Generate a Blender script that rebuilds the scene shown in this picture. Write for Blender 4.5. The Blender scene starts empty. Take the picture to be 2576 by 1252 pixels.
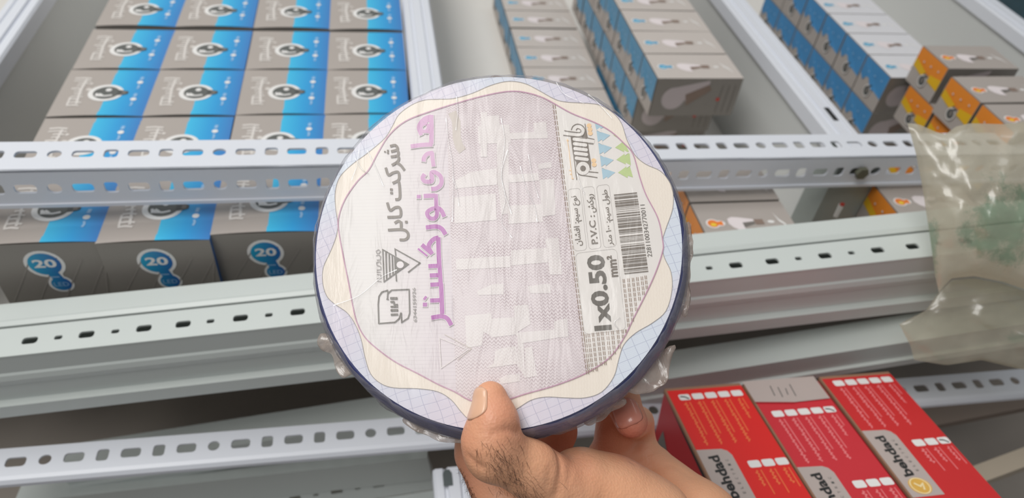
import bpy, bmesh, math, random
import numpy as np
from mathutils import Vector, Matrix, noise
from mathutils.geometry import tessellate_polygon

random.seed(7)
SC = bpy.context.scene
COL = SC.collection

# ------------------------------------------------------------------ camera
W_PX, H_PX, F_PX = 2576, 1252, 1828.0
_a, _b, _c = 0.757763375, -0.238302029, 0.125126167
_Rx = np.array([[1, 0, 0], [0, math.cos(_a), -math.sin(_a)], [0, math.sin(_a), math.cos(_a)]])
_Ry = np.array([[math.cos(_b), 0, math.sin(_b)], [0, 1, 0], [-math.sin(_b), 0, math.cos(_b)]])
_Rz = np.array([[math.cos(_c), -math.sin(_c), 0], [math.sin(_c), math.cos(_c), 0], [0, 0, 1]])
_M = _Rz @ _Rx @ _Ry
_S = np.array([[1, 0, 0], [0, 0, 1], [0, -1, 0]], float)
RIGHT, DOWN, FWD = _S @ _M[0], _S @ _M[1], _S @ _M[2]

cam_d = bpy.data.cameras.new('camera')
cam_d.sensor_fit = 'HORIZONTAL'
cam_d.sensor_width = 36.0
cam_d.lens = F_PX / W_PX * 36.0
cam_d.clip_start = 0.01
cam_d.clip_end = 50
cam_d.dof.use_dof = True
cam_d.dof.focus_distance = 0.315
cam_d.dof.aperture_fstop = 10.5
cam = bpy.data.objects.new('camera', cam_d)
COL.objects.link(cam)
cam.matrix_world = Matrix(((RIGHT[0], -DOWN[0], -FWD[0], 0), (RIGHT[1], -DOWN[1], -FWD[1], 0),
                           (RIGHT[2], -DOWN[2], -FWD[2], 0), (0, 0, 0, 1)))
SC.camera = cam

# ------------------------------------------------------------------ light and exposure
SC.view_settings.view_transform = 'Standard'
SC.view_settings.look = 'None'
SC.view_settings.gamma = 1.0
SC.view_settings.use_curve_mapping = False
SC.view_settings.exposure = 0.0
world = bpy.data.worlds.new('shop_air')
SC.world = world
world.use_nodes = True
bgn = world.node_tree.nodes['Background']
bgn.inputs['Color'].default_value = (0.93, 0.96, 1.0, 1)
bgn.inputs['Strength'].default_value = 0.25


def area(name, loc, target, sx, sy, energy, color):
    l = bpy.data.lights.new(name, 'AREA')
    l.shape = 'RECTANGLE'
    l.size, l.size_y = sx, sy
    l.energy = energy
    l.color = color
    o = bpy.data.objects.new(name, l)
    COL.objects.link(o)
    o.location = loc
    o.rotation_euler = (Vector(target) - Vector(loc)).to_track_quat('-Z', 'Y').to_euler()
    return o


area('ceiling_tube_light', (-0.95, 0.30, 1.75), (0.05, 0.42, -0.4), 2.4, 0.9, 45, (1.0, 0.985, 0.96))
area('ceiling_tube_light_far', (0.5, 1.6, 1.9), (0.2, 0.6, -0.4), 2.2, 0.5, 10, (0.95, 0.98, 1.0))


# ------------------------------------------------------------------ measuring helpers
def ray(x, y):
    d = _M.T @ np.array([(x - W_PX / 2) / F_PX, (y - H_PX / 2) / F_PX, 1.0])
    return _S @ d


def at(x, y, t=None, z=None, Y=None, X=None):
    d = ray(x, y)
    if t is None:
        t = z / d[2] if z is not None else (Y / d[1] if Y is not None else X / d[0])
    return Vector(d * t)


def proj(p):
    q = _M @ (_S.T @ np.array(p))
    return W_PX / 2 + F_PX * q[0] / q[2], H_PX / 2 + F_PX * q[1] / q[2]


# ------------------------------------------------------------------ materials
def lin(c):
    return tuple((v / 12.92 if v <= 0.04045 else ((v + 0.055) / 1.055) ** 2.4) for v in (x / 255.0 for x in c))


_mats = {}


def pm(name, rgb, rough=0.5, var=0.05, scale=30, bump=0.0, bscale=200, metal=0.0, spec=0.5, coat=0.0):
    """plain procedural material: colour broken up by noise, optional fine bump"""
    if name in _mats:
        return _mats[name]
    m = bpy.data.materials.new(name)
    m.use_nodes = True
    nt = m.node_tree
    b = nt.nodes['Principled BSDF']
    c = lin(rgb)
    tc = nt.nodes.new('ShaderNodeTexCoord')
    nz = nt.nodes.new('ShaderNodeTexNoise')
    nz.inputs['Scale'].default_value = scale
    nz.inputs['Detail'].default_value = 3
    nt.links.new(tc.outputs['Object'], nz.inputs['Vector'])
    mx = nt.nodes.new('ShaderNodeMix')
    mx.data_type = 'RGBA'
    mx.inputs[6].default_value = tuple(max(0, v * (1 - var)) for v in c) + (1,)
    mx.inputs[7].default_value = tuple(min(1, v * (1 + var)) for v in c) + (1,)
    nt.links.new(nz.outputs['Fac'], mx.inputs[0])
    nt.links.new(mx.outputs[2], b.inputs['Base Color'])
    b.inputs['Roughness'].default_value = rough
    b.inputs['Metallic'].default_value = metal
    b.inputs['Specular IOR Level'].default_value = spec
    b.inputs['Coat Weight'].default_value = coat
    if bump:
        n2 = nt.nodes.new('ShaderNodeTexNoise')
        n2.inputs['Scale'].default_value = bscale
        nt.links.new(tc.outputs['Object'], n2.inputs['Vector'])
        bp = nt.nodes.new('ShaderNodeBump')
        bp.inputs['Strength'].default_value = bump
        bp.inputs['Distance'].default_value = 0.001
        nt.links.new(n2.outputs['Fac'], bp.inputs['Height'])
        nt.links.new(bp.outputs['Normal'], b.inputs['Normal'])
    _mats[name] = m
    return m


def grad(name, rgb0, rgb1, axis, a, b_, rough=0.4, rgbm=None):
    """printed colour ramp along an object axis"""
    m = bpy.data.materials.new(name)
    m.use_nodes = True
    nt = m.node_tree
    b = nt.nodes['Principled BSDF']
    tc = nt.nodes.new('ShaderNodeTexCoord')
    sp = nt.nodes.new('ShaderNodeSeparateXYZ')
    nt.links.new(tc.outputs['Object'], sp.inputs[0])
    mr = nt.nodes.new('ShaderNodeMapRange')
    mr.inputs['From Min'].default_value = a
    mr.inputs['From Max'].default_value = b_
    nt.links.new(sp.outputs[axis], mr.inputs['Value'])
    cr = nt.nodes.new('ShaderNodeValToRGB')
    cr.color_ramp.elements[0].color = lin(rgb0) + (1,)
    cr.color_ramp.elements[1].color = lin(rgb1) + (1,)
    if rgbm:
        e = cr.color_ramp.elements.new(0.5)
        e.color = lin(rgbm) + (1,)
    nt.links.new(mr.outputs[0], cr.inputs[0])
    nt.links.new(cr.outputs[0], b.inputs['Base Color'])
    b.inputs['Roughness'].default_value = rough
    return m


M_WHITE = pm('white_powder_coat', (223, 226, 233), 0.38, 0.03, 8)
M_PANEL = pm('grey_green_powder_coat', (204, 210, 206), 0.36, 0.03, 6)
M_FLOORSHEET = pm('bin_floor_enamel', (226, 222, 216), 0.42, 0.03, 6)
M_SIDE = pm('divider_side_enamel', (206, 208, 206), 0.4, 0.03, 6)
M_POST = pm('grey_post_paint', (160, 168, 163), 0.45, 0.05, 20)
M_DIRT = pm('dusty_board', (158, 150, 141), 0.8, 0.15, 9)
M_BLACK = pm('soft_black', (38, 38, 38), 0.6, 0.05, 40)
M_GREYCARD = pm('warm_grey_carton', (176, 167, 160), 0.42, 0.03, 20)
M_GREYSHADE = pm('warm_grey_carton_shaded', (142, 136, 129), 0.42, 0.04, 20)  # same card as the tops, shade of the fronts put into the colour
M_PALECARD = pm('pale_carton', (205, 199, 195), 0.42, 0.03, 20)
M_WHITEINK = pm('white_ink', (235, 233, 230), 0.45, 0.02, 40)
M_SOFTINK = pm('soft_white_ink', (220, 214, 208), 0.45, 0.02, 40)
M_DARKINK = pm('charcoal_ink', (78, 80, 78), 0.45, 0.05, 40)
M_EMBLEM = pm('emblem_grey_ink', (96, 98, 95), 0.4, 0.15, 90)
M_MIDINK = pm('grey_ink', (120, 114, 108), 0.45, 0.05, 40)
M_PALEBLUEINK = pm('pale_blue_ink', (150, 190, 225), 0.45, 0.03, 40)
M_CYANINK = pm('cyan_ink', (60, 160, 200), 0.45, 0.15, 300)
M_BROWNINK = pm('brown_ink', (140, 120, 108), 0.45, 0.08, 60)
M_BULBINK = pm('bulb_picture_ink', (232, 222, 222), 0.45, 0.03, 60)
M_REDINK = pm('red_ink', (205, 70, 60), 0.45, 0.03, 60)
M_KRAFT = pm('kraft_edge', (150, 112, 88), 0.8, 0.1, 120)


# ------------------------------------------------------------------ mesh builder
class MB:
    def __init__(self):
        self.v, self.f, self.m, self.mats = [], [], [], []

    def mi(self, mat):
        if mat not in self.mats:
            self.mats.append(mat)
        return self.mats.index(mat)

    def face(self, pts, mat):
        i = len(self.v)
        self.v += [tuple(p) for p in pts]
        self.f.append(tuple(range(i, i + len(pts))))
        self.m.append(self.mi(mat))

    def mesh(self, verts, faces, mat):
        i = len(self.v)
        self.v += [tuple(p) for p in verts]
        k = self.mi(mat)
        for f in faces:
            self.f.append(tuple(i + q for q in f))
            self.m.append(k)

    def box(self, a, b, mat, mats=None):
        x0, y0, z0 = a
        x1, y1, z1 = b
        P = [(x0, y0, z0), (x1, y0, z0), (x1, y1, z0), (x0, y1, z0), (x0, y0, z1), (x1, y0, z1), (x1, y1, z1), (x0, y1, z1)]
        F = [((0, 3, 2, 1), 'bottom'), ((4, 5, 6, 7), 'top'), ((0, 1, 5, 4), 'front'), ((2, 3, 7, 6), 'back'), ((0, 4, 7, 3), 'left'), ((1, 2, 6, 5), 'right')]
        for f, n in F:
            self.mesh([P[q] for q in f], [tuple(range(4))], (mats or {}).get(n, mat))

    def extrude(self, A, B, prof, v, w, mat, cap=True, closed=True):
        """profile points (v,w) swept from A to B"""
        A, B, v, w = Vector(A), Vector(B), Vector(v), Vector(w)
        n = len(prof)
        P = [A + v * p[0] + w * p[1] for p in prof] + [B + v * p[0] + w * p[1] for p in prof]
        F = [(i, (i + 1) % n, n + (i + 1) % n, n + i) for i in range(n if closed else n - 1)]
        self.mesh(P, F, mat)
        if cap and closed:
            tris = tessellate_polygon([[Vector((p[0], p[1], 0)) for p in prof]])
            self.mesh(P[:n], [t for t in tris], mat)
            self.mesh(P[n:], [tuple(reversed(t)) for t in tris], mat)

    def tube(self, pts, rad, mat, n=8):
        pts = [Vector(p) for p in pts]
        rings = []
        for i, p in enumerate(pts):
            d = (pts[min(i + 1, len(pts) - 1)] - pts[max(i - 1, 0)]).normalized()
            u = d.orthogonal().normalized()
            q = d.cross(u)
            r = rad[i] if isinstance(rad, (list, tuple)) else rad
            rings.append([p + (u * math.cos(2 * math.pi * k / n) + q * math.sin(2 * math.pi * k / n)) * r for k in range(n)])
        V = [p for r in rings for p in r]
        F = [(i * n + k, i * n + (k + 1) % n, (i + 1) * n + (k + 1) % n, (i + 1) * n + k) for i in range(len(pts) - 1) for k in range(n)]
        F += [tuple(range(n))[::-1], tuple(range((len(pts) - 1) * n, len(pts) * n))]
        self.mesh(V, F, mat)

    def build(self, name, parent=None, smooth=False, weld=True):
        me = bpy.data.meshes.new(name)
        me.from_pydata(self.v, [], self.f)
        for m in self.mats:
            me.materials.append(m)
        me.polygons.foreach_set('material_index', self.m)
        if weld:
            bm = bmesh.new()
            bm.from_mesh(me)
            bmesh.ops.remove_doubles(bm, verts=bm.verts, dist=1e-6)
            bmesh.ops.recalc_face_normals(bm, faces=bm.faces)
            bm.to_mesh(me)
            bm.free()
        if smooth:
            me.polygons.foreach_set('use_smooth', [True] * len(me.polygons))
        me.update()
        o = bpy.data.objects.new(name, me)
        COL.objects.link(o)
        if parent:
            o.parent = parent
        return o


class Flat:
    """2-D printing on a surface: maps plane coordinates through fn(u, v, lift)"""

    def __init__(self, mb, fn):
        self.mb, self.k = mb, 0
        self.fn0 = fn

    def fn(self, x, y, h):
        return self.fn0(x, y, h + 2.5e-6 * self.k)

    def poly(self, pts, mat, h=0.0):
        self.k = self.k % 24 + 1
        pts = [p for i, p in enumerate(pts) if i == 0 or (abs(p[0] - pts[i - 1][0]) + abs(p[1] - pts[i - 1][1])) > 1e-9]
        t = tessellate_polygon([[Vector((p[0], p[1], 0)) for p in pts]])
        self.mb.mesh([self.fn(p[0], p[1], h) for p in pts], t, mat)

    def rect(self, u0, v0, u1, v1, mat, h=0.0):
        self.poly([(u0, v0), (u1, v0), (u1, v1), (u0, v1)], mat, h)

    def disc(self, u, v, ru, rv, mat, h=0.0, n=24):
        self.poly([(u + ru * math.cos(2 * math.pi * k / n), v + rv * math.sin(2 * math.pi * k / n)) for k in range(n)], mat, h)

    def ring(self, u, v, r0, r1, mat, h=0.0, n=28, su=1.0):
        for k in range(n):
            a, b = 2 * math.pi * k / n, 2 * math.pi * (k + 1) / n
            self.poly([(u + su * r0 * math.cos(a), v + r0 * math.sin(a)), (u + su * r1 * math.cos(a), v + r1 * math.sin(a)),
                       (u + su * r1 * math.cos(b), v + r1 * math.sin(b)), (u + su * r0 * math.cos(b), v + r0 * math.sin(b))], mat, h)

    def stroke(self, pts, w, mat, h=0.0, closed=False, ext=0.0):
        self.k = self.k % 24 + 1
        P = [Vector((p[0], p[1])) for p in pts]
        if closed:
            P.append(P[0])
        n = len(P)
        L, R = [], []
        for i in range(n):
            if closed:
                d0 = (P[i] - P[i - 1 if i > 0 else n - 2]).normalized()
                d1 = (P[i + 1 if i < n - 1 else 1] - P[i]).normalized()
            else:
                d0 = (P[i] - P[i - 1]).normalized() if i > 0 else (P[1] - P[0]).normalized()
                d1 = (P[i + 1] - P[i]).normalized() if i < n - 1 else d0
            t = (d0 + d1)
            t = t.normalized() if t.length > 1e-6 else d1
            nn = Vector((-t.y, t.x))
            k = 1.0 / max(0.5, abs(nn.dot(Vector((-d1.y, d1.x)))))
            q = P[i]
            if ext and not closed:
                if i == 0:
                    q = q - d1 * ext
                if i == n - 1:
                    q = q + d0 * ext
            L.append(q + nn * w * 0.5 * k)
            R.append(q - nn * w * 0.5 * k)
        V = [self.fn(p.x, p.y, h) for p in L] + [self.fn(p.x, p.y, h) for p in R]
        self.mb.mesh(V, [(i, i + 1, n + i + 1, n + i) for i in range(n - 1)], mat)

    def text(self, body, A, B, height, mat, h=0.0, bold=0.0, up=None):
        """text whose baseline runs A -> B; bounding height = height"""
        vs, fs = text_mesh(body, bold)
        xs = [p[0] for p in vs]
        ys = [p[1] for p in vs]
        x0, x1, y0, y1 = min(xs), max(xs), min(ys), max(ys)
        A, B = Vector(A), Vector(B)
        d = B - A
        u = Vector((-d.y, d.x)).normalized() if up is None else Vector(up).normalized()
        V = []
        for p in vs:
            q = A + d * ((p[0] - x0) / (x1 - x0)) + u * height * ((p[1] - y0) / (y1 - y0))
            V.append(self.fn(q.x, q.y, h))
        self.mb.mesh(V, fs, mat)


_tc = {}


def text_mesh(body, bold=0.0):
    k = (body, bold)
    if k in _tc:
        return _tc[k]
    cu = bpy.data.curves.new('lettering_tmp', 'FONT')
    cu.body = body
    cu.resolution_u = 3
    cu.offset = bold
    o = bpy.data.objects.new('lettering_tmp', cu)
    COL.objects.link(o)
    dg = bpy.context.evaluated_depsgraph_get()
    me = bpy.data.meshes.new_from_object(o.evaluated_get(dg))
    vs = [(v.co.x, v.co.y) for v in me.vertices]
    fs = [tuple(p.vertices) for p in me.polygons]
    bpy.data.objects.remove(o)
    bpy.data.curves.remove(cu)
    bpy.data.meshes.remove(me)
    _tc[k] = (vs, fs)
    return vs, fs


_FORMS = {  # isolated, final, initial, medial
    'ا': 'ﺍﺎﺍﺎ', 'ن': 'ﻥﻦﻧﻨ', 'و': 'ﻭﻮﻭﻮ', 'ع': 'ﻉﻊﻋﻌ', 'س': 'ﺱﺲﺳﺴ', 'ی': 'ﯼﯽﯾﯿ', 'م': 'ﻡﻢﻣﻤ', 'ف': 'ﻑﻒﻓﻔ', 'ش': 'ﺵﺶﺷﺸ',
    'ر': 'ﺭﺮﺭﺮ', 'ک': 'ﮎﮏﮐﮑ', 'ط': 'ﻁﻂﻃﻄ', 'ل': 'ﻝﻞﻟﻠ', 'ت': 'ﺕﺖﺗﺘ'}


def persian(s):
    out = []
    for i, c in enumerate(s):
        if c not in _FORMS:
            out.append(c)
            continue
        pj = i > 0 and s[i - 1] in _FORMS and s[i - 1] not in 'اور'
        nj = i + 1 < len(s) and s[i + 1] in _FORMS and c not in 'اور'
        out.append(_FORMS[c][(1 if pj else 0) + (2 if nj else 0)])
    r = ''.join(reversed(out))
    return r.replace('۰۰۱', '۱۰۰')


def smooth_closed(pts, n=6):
    """Catmull-Rom through a closed loop"""
    P = [Vector((p[0], p[1])) for p in pts]
    N = len(P)
    out = []
    for i in range(N):
        a, b, c, d = P[i - 1], P[i], P[(i + 1) % N], P[(i + 2) % N]
        for k in range(n):
            t = k / n
            q = 0.5 * ((2 * b) + (c - a) * t + (2 * a - 5 * b + 4 * c - d) * t * t + (3 * b - a - 3 * c + d) * t ** 3)
            out.append((q.x, q.y))
    return out


def smooth_open(pts, n=5):
    P = [Vector(p) for p in pts]
    P = [P[0] * 2 - P[1]] + P + [P[-1] * 2 - P[-2]]
    out = []
    for i in range(1, len(P) - 2):
        a, b, c, d = P[i - 1], P[i], P[i + 1], P[i + 2]
        for k in range(n):
            t = k / n
            out.append(tuple(0.5 * ((2 * b) + (c - a) * t + (2 * a - 5 * b + 4 * c - d) * t * t + (3 * b - a - 3 * c + d) * t ** 3)))
    out.append(tuple(P[-2]))
    return out


def rrect(u0, v0, u1, v1, r, n=5):
    out = []
    for cx, cy, a0 in ((u1 - r, v1 - r, 0), (u0 + r, v1 - r, 90), (u0 + r, v0 + r, 180), (u1 - r, v0 + r, 270)):
        for k in range(n + 1):
            a = math.radians(a0 + 90 * k / n)
            out.append((cx + r * math.cos(a), cy + r * math.sin(a)))
    return out


# ------------------------------------------------------------------ tagging
def tag(o, label, cat, group=None, kind=None):
    o['label'] = label
    o['category'] = cat
    if group:
        o['group'] = group
    if kind:
        o['kind'] = kind
    return o


def struct(o):
    o['kind'] = 'structure'
    return o


def empty(name, loc=(0, 0, 0)):
    o = bpy.data.objects.new(name, None)
    o.empty_display_size = 0.02
    COL.objects.link(o)
    o.location = loc
    return o


def dup(root, loc, rotz=0.0, label=None, group=None):
    r = root.copy()
    COL.objects.link(r)
    r.location = loc
    r.rotation_euler = (0, 0, rotz)
    if label:
        r['label'] = label
    if group:
        r['group'] = group
    for ch in list(root.children):
        c = ch.copy()
        COL.objects.link(c)
        c.parent = r
        for g in list(ch.children):
            d = g.copy()
            COL.objects.link(d)
            d.parent = c
    return r


# ------------------------------------------------------------------ perforated strips
def slot_pts(cx, cy, lx, ly, n=4, r=None):
    r = min(lx, ly) / 2 if r is None else r
    return rrect(cx - lx / 2, cy - ly / 2, cx + lx / 2, cy + ly / 2, r, n)


def perforated(mb, A, du, dv, dn, length, width, holes, thick, mat):
    """strip from A, length along du, width along dv, real punched holes [(cx,cy,lx,ly,r)], thickness along -dn"""
    A, du, dv, dn = Vector(A), Vector(du), Vector(dv), Vector(dn)
    fn = lambda x, y, z: A + du * x + dv * y + dn * z
    holes = sorted(holes)
    cuts = [0.0]
    for i in range(len(holes) - 1):
        cuts.append((holes[i][0] + holes[i][2] / 2 + holes[i + 1][0] - holes[i + 1][2] / 2) / 2)
    cuts.append(length)
    for i, h in enumerate(holes):
        x0, x1 = cuts[i], cuts[i + 1]
        outer = [(x0, 0), (x1, 0), (x1, width), (x0, width)]
        hole = slot_pts(h[0], h[1], h[2], h[3], 4, h[4])
        loops = [[Vector((p[0], p[1], 0)) for p in outer], [Vector((p[0], p[1], 0)) for p in hole]]
        tris = tessellate_polygon(loops)
        allp = outer + hole
        mb.mesh([fn(p[0], p[1], 0) for p in allp], tris, mat)
        mb.mesh([fn(p[0], p[1], -thick) for p in allp], [t[::-1] for t in tris], mat)
        n = len(hole)
        mb.mesh([fn(p[0], p[1], 0) for p in hole] + [fn(p[0], p[1], -thick) for p in hole],
                [(k, (k + 1) % n, n + (k + 1) % n, n + k) for k in range(n)], mat)
    rim = [(0, 0), (length, 0), (length, width), (0, width)]
    for k in range(4):
        a, b = rim[k], rim[(k + 1) % 4]
        mb.face([fn(*a, 0), fn(*b, 0), fn(*b, -thick), fn(*a, -thick)], mat)


def slot_row(length, y, pitch, start, kinds, skip=()):
    """alternating punch pattern along a strip"""
    out = []
    i = 0
    x = start
    while x < length - 0.012:
        lx, ly, r = kinds[i % len(kinds)]
        if x > 0.012 and i not in skip:
            out.append((x, y, lx, ly, r))
        x += pitch
        i += 1
    return out


UP = Vector((0, 0, 1))


def axes(L, R):
    a = (Vector(R) - Vector(L)).normalized()
    w = (UP - a * a.z).normalized()
    v = w.cross(a)
    return a, v, w


# ================================================================== THE ROOM AND THE SHELVING
FL = -0.534          # bin floor level (camera height is 0)
TOPZ = -0.39

mb = MB()
mb.box((-3, -2, -1.32), (4, 4, -1.28), pm('shop_floor_tile', (120, 112, 104), 0.5, 0.12, 5))
struct(mb.build('floor'))
mb = MB()
mb.box((-3, 1.72, -1.28), (4, 1.78, 2.3), pm('shop_wall_paint', (190, 192, 190), 0.7, 0.05, 4))
struct(mb.build('wall_back'))

# bin floor sheet and back panel of the shelf
mb = MB()
mb.box((-0.80, 0.455, FL - 0.02), (1.25, 1.62, FL - 0.0005), M_FLOORSHEET)
tag(mb.build('shelf_board'), 'pale enamelled metal shelf board under all the upper bulb cartons', 'shelf board')
mb = MB()
mb.box((-0.80, 1.63, -1.28), (1.25, 1.65, -0.2), M_SIDE)
tag(mb.build('shelf_back_panel'), 'plain metal panel closing the rear of the upper shelf', 'panel')

# long dividers with ribbed caps running away from the viewer
DIVX = (-0.3885, 0.0315, 0.4475, 0.838)
DIVLAB = ('white ribbed metal divider at the far left, beside the blue cartons',
          'white ribbed metal divider between the blue cartons and empty pale bin floor',
          'white ribbed metal divider with one slot, left of the stacked blue and orange cartons',
          'white ribbed metal divider at the top right corner, right of orange cartons')
for i, x in enumerate(DIVX):
    root = empty('shelf_divider', (x + 0.016, 0.49, FL))
    tag(root, DIVLAB[i], 'shelf divider', 'long dividers of the upper bins')
    y0 = 0.003 if i != 2 else -0.005
    mb = MB()
    mb.box((-0.0115, 0.0, 0.0), (0.0115, 1.12, 0.133), M_SIDE)
    mb.build('divider_sheet', root)
    mb = MB()
    H = 0.1355
    prof = [(-0.0165, H - 0.012), (-0.0165, H + 0.004), (-0.0145, H + 0.0065), (-0.0085, H + 0.0065), (-0.0075, H + 0.0045), (-0.0055, H + 0.0045),
            (-0.0045, H + 0.0075), (0.0045, H + 0.0075), (0.0055, H + 0.0045), (0.0075, H + 0.0045), (0.0085, H + 0.0065), (0.0145, H + 0.0065),
            (0.0165, H + 0.004), (0.0165, H - 0.012), (0.0125, H - 0.0125), (0.0125, H - 0.002), (-0.0125, H - 0.002), (-0.0125, H - 0.0125)]
    mb.extrude((0, y0, 0), (0, 1.12, 0), prof, (1, 0, 0), (0, 0, 1), M_WHITE)
    mb.build('divider_cap', root)
    if i == 2:
        p = at(2092, 285, z=TOPZ)
        mb = MB()
        mb.box((p.x - x - 0.016 - 0.0028, p.y - 0.49 - 0.012, H + 0.0068), (p.x - x - 0.016 + 0.0028, p.y - 0.49 + 0.012, H + 0.0079), M_BLACK)
        mb.build('cap_slot', root)

# front posts that carry the perforated rail
POSTX = (-0.409, 0.008, 0.4085, 0.80)
for i, x in enumerate(POSTX):
    mb = MB()
    prof = [(0, 0), (0.044, 0), (0.044, 0.003), (0.003, 0.003), (0.003, 0.03), (0, 0.03)]
    py = 0.4535 + 0.0255 * (x + 0.26) + 0.0022
    mb.extrude((x, py, FL - 0.06), (x, py, -0.3475 - 0.0232 * (x + 0.26)), prof, (1, 0, 0), (0, 1, 0), M_POST)
    tag(mb.build('shelf_post'), ('grey angle post at the left end of the perforated rail', 'grey angle post behind the held wire spool',
                                'grey angle post bolted behind the perforated rail left of the plastic bag', 'grey angle post behind the plastic bag')[i], 'post', 'front posts of the shelf')

# the perforated angle rail across the bins
Lr = at(0, 430, z=-0.34)
Rr = at(2300, 392, z=-0.357)
a, v, w = axes(Lr, Rr)
A0 = Lr - a * 0.12
LEN = (Rr - Lr).length + 0.42
_L, _R, _Q = (0.0145, 0.0078, 0.0028), (0.0096, 0.0086, 0.0043), (0.0096, 0.0096, 0.0026)
K_ANGLE = [_R, _L, _Q, _L, _Q, _L]
rot = lambda kinds, k0: [kinds[(i - k0) % len(kinds)] for i in range(len(kinds))]


def px_along(px, py, vv, ww):
    """distance along the rail of a pixel, on the line offset (vv, ww)"""
    o = A0 + v * vv + w * ww
    best = min(range(0, int(LEN * 2000)), key=lambda k: abs(proj(o + a * (k / 2000))[0] - px))
    return best / 2000


rail = empty('perforated_rail', A0)
tag(rail, 'long white perforated angle rail crossing in front of the bulb cartons', 'rail')
mb = MB()
s0 = px_along(137, 388, 0.019, 0)
pitch = (px_along(933, 368, 0.019, 0) - s0) / 12.0
st = s0 - int(s0 / pitch) * pitch
k0 = int(s0 / pitch)
holes = slot_row(LEN, 0.019, pitch, st, rot(K_ANGLE, k0))
perforated(mb, (0, 0, 0), a, v, w, LEN, 0.0345, holes, 0.0018, M_WHITE)
mb.build('top_flange', rail)
mb = MB()
holes = slot_row(LEN, 0.0165, pitch, st, rot(K_ANGLE, k0))
perforated(mb, (0, 0, 0), a, -w, -v, LEN, 0.030, holes, 0.0018, M_WHITE)
mb.extrude(-w * 0.030, a * LEN - w * 0.030, [(-0.0015, 0.0), (0.002, 0.0), (0.003, -0.002), (0.002, -0.0035), (-0.0015, -0.003)], v, w, M_WHITE)
mb.build('front_flange', rail)
bp = at(2165, 432, Y=0.4625) - A0
mb = MB()
pr = [bp + v * -0.004 + (a * math.cos(k * math.pi / 3) + w * math.sin(k * math.pi / 3)) * 0.0062 for k in range(6)]
pb = [p + v * 0.004 for p in pr]
mb.mesh(pr + pb, [tuple(range(6)), tuple(range(6, 12))] + [(k, (k + 1) % 6, 6 + (k + 1) % 6, 6 + k) for k in range(6)], pm('dull_bolt_steel', (104, 104, 88), 0.5, 0.1, 60, metal=0.3))
mb.build('bolt_head', rail)


# ------------------------------------------------------------------ loose metal panels stacked under the bins
def panel(name, L, R, ext, prof, mat, label, slots=None):
    L, R = Vector(L), Vector(R)
    a, v, w = axes(L, R)
    A = L - a * ext[0]
    B = R + a * ext[1]
    root = empty(name, A)
    tag(root, label, 'metal panel', 'loose shelf panels and strips stacked below the cartons')
    mb = MB()
    mb.extrude((0, 0, 0), B - A, prof, v, w, mat)
    mb.build('pressed_sheet', root)
    return root, a, v, w, (B - A).length, A


lipL = at(0, 898, t=0.50)
lipR = at(2343, 644, t=0.57)
root, a, v, w, ln, A = panel('slotted_metal_sheet', lipL, lipR, (0.10, 0.16),
    [(0.0284, -0.0018), (0.0286, -0.0002), (0.032, 0.0012), (0.034, 0.0006), (0.051, 0.0), (0.053, -0.002), (0.053, -0.062), (-0.0052, -0.062), (-0.0052, -0.049), (0.0002, -0.048),
     (0.0002, -0.032), (-0.0012, -0.029), (-0.0022, -0.024), (-0.0012, -0.0195), (0.0002, -0.018), (0.0002, -0.0019), (0.0018, -0.0019), (0.0018, -0.058),
     (0.050, -0.058), (0.050, -0.0035), (0.0284, -0.0035)], M_PANEL,
    'long pale slotted metal panel lying in front of the 20 watt cartons')
o = A


def along(px, py, vv=0.0, ww=0.0):
    q = A + v * vv + w * ww
    best = min(range(0, int(ln * 2000)), key=lambda k: abs(proj(q + a * (k / 2000))[0] - px))
    return best / 2000


hs = []
groups = [(75, 'L'), (147, 'S'), (218, 'L'), (290, 'S'), (362, 'L'), (460, 'L'), (530, 'S'), (605, 'L'), (677, 'S'), (748, 'L'),
          (845, 'L'), (915, 'S'), (985, 'L'), (1055, 'S'), (1125, 'L'), (1222, 'L'), (1292, 'S'), (1362, 'L'), (1432, 'S'), (1502, 'L'),
          (1784, 'S'), (1851, 'L'), (1942, 'L'), (2009, 'S'), (2076, 'L'), (2142, 'S'), (2208, 'L'), (2296, 'L'), (2362, 'S'), (2428, 'L')]
for px, k in groups:
    s = along(px, 0, 0.0125, 0)
    hs.append((s, 0.0125, 0.0105 if k == 'L' else 0.0055, 0.0060 if k == 'L' else 0.0036, 0.0022 if k == 'L' else 0.0014))
mb = MB()
perforated(mb, (0, 0, 0), a, v, w, ln, 0.0262, hs, 0.0016, M_PANEL)
mb.build('slotted_strip', root)

panel('loose_metal_sheet', at(140, 1190, t=0.63), at(2290, 859, t=0.607), (0.0, 0.14),
      [(0, 0), (0.028, 0), (0.028, -0.003), (0.003, -0.003), (0.003, -0.020), (-0.003, -0.0215), (-0.003, -0.029), (-0.001, -0.029), (0.0, -0.024)], M_PANEL,
      'long pale metal panel running just above the bottom perforated rail')

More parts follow.
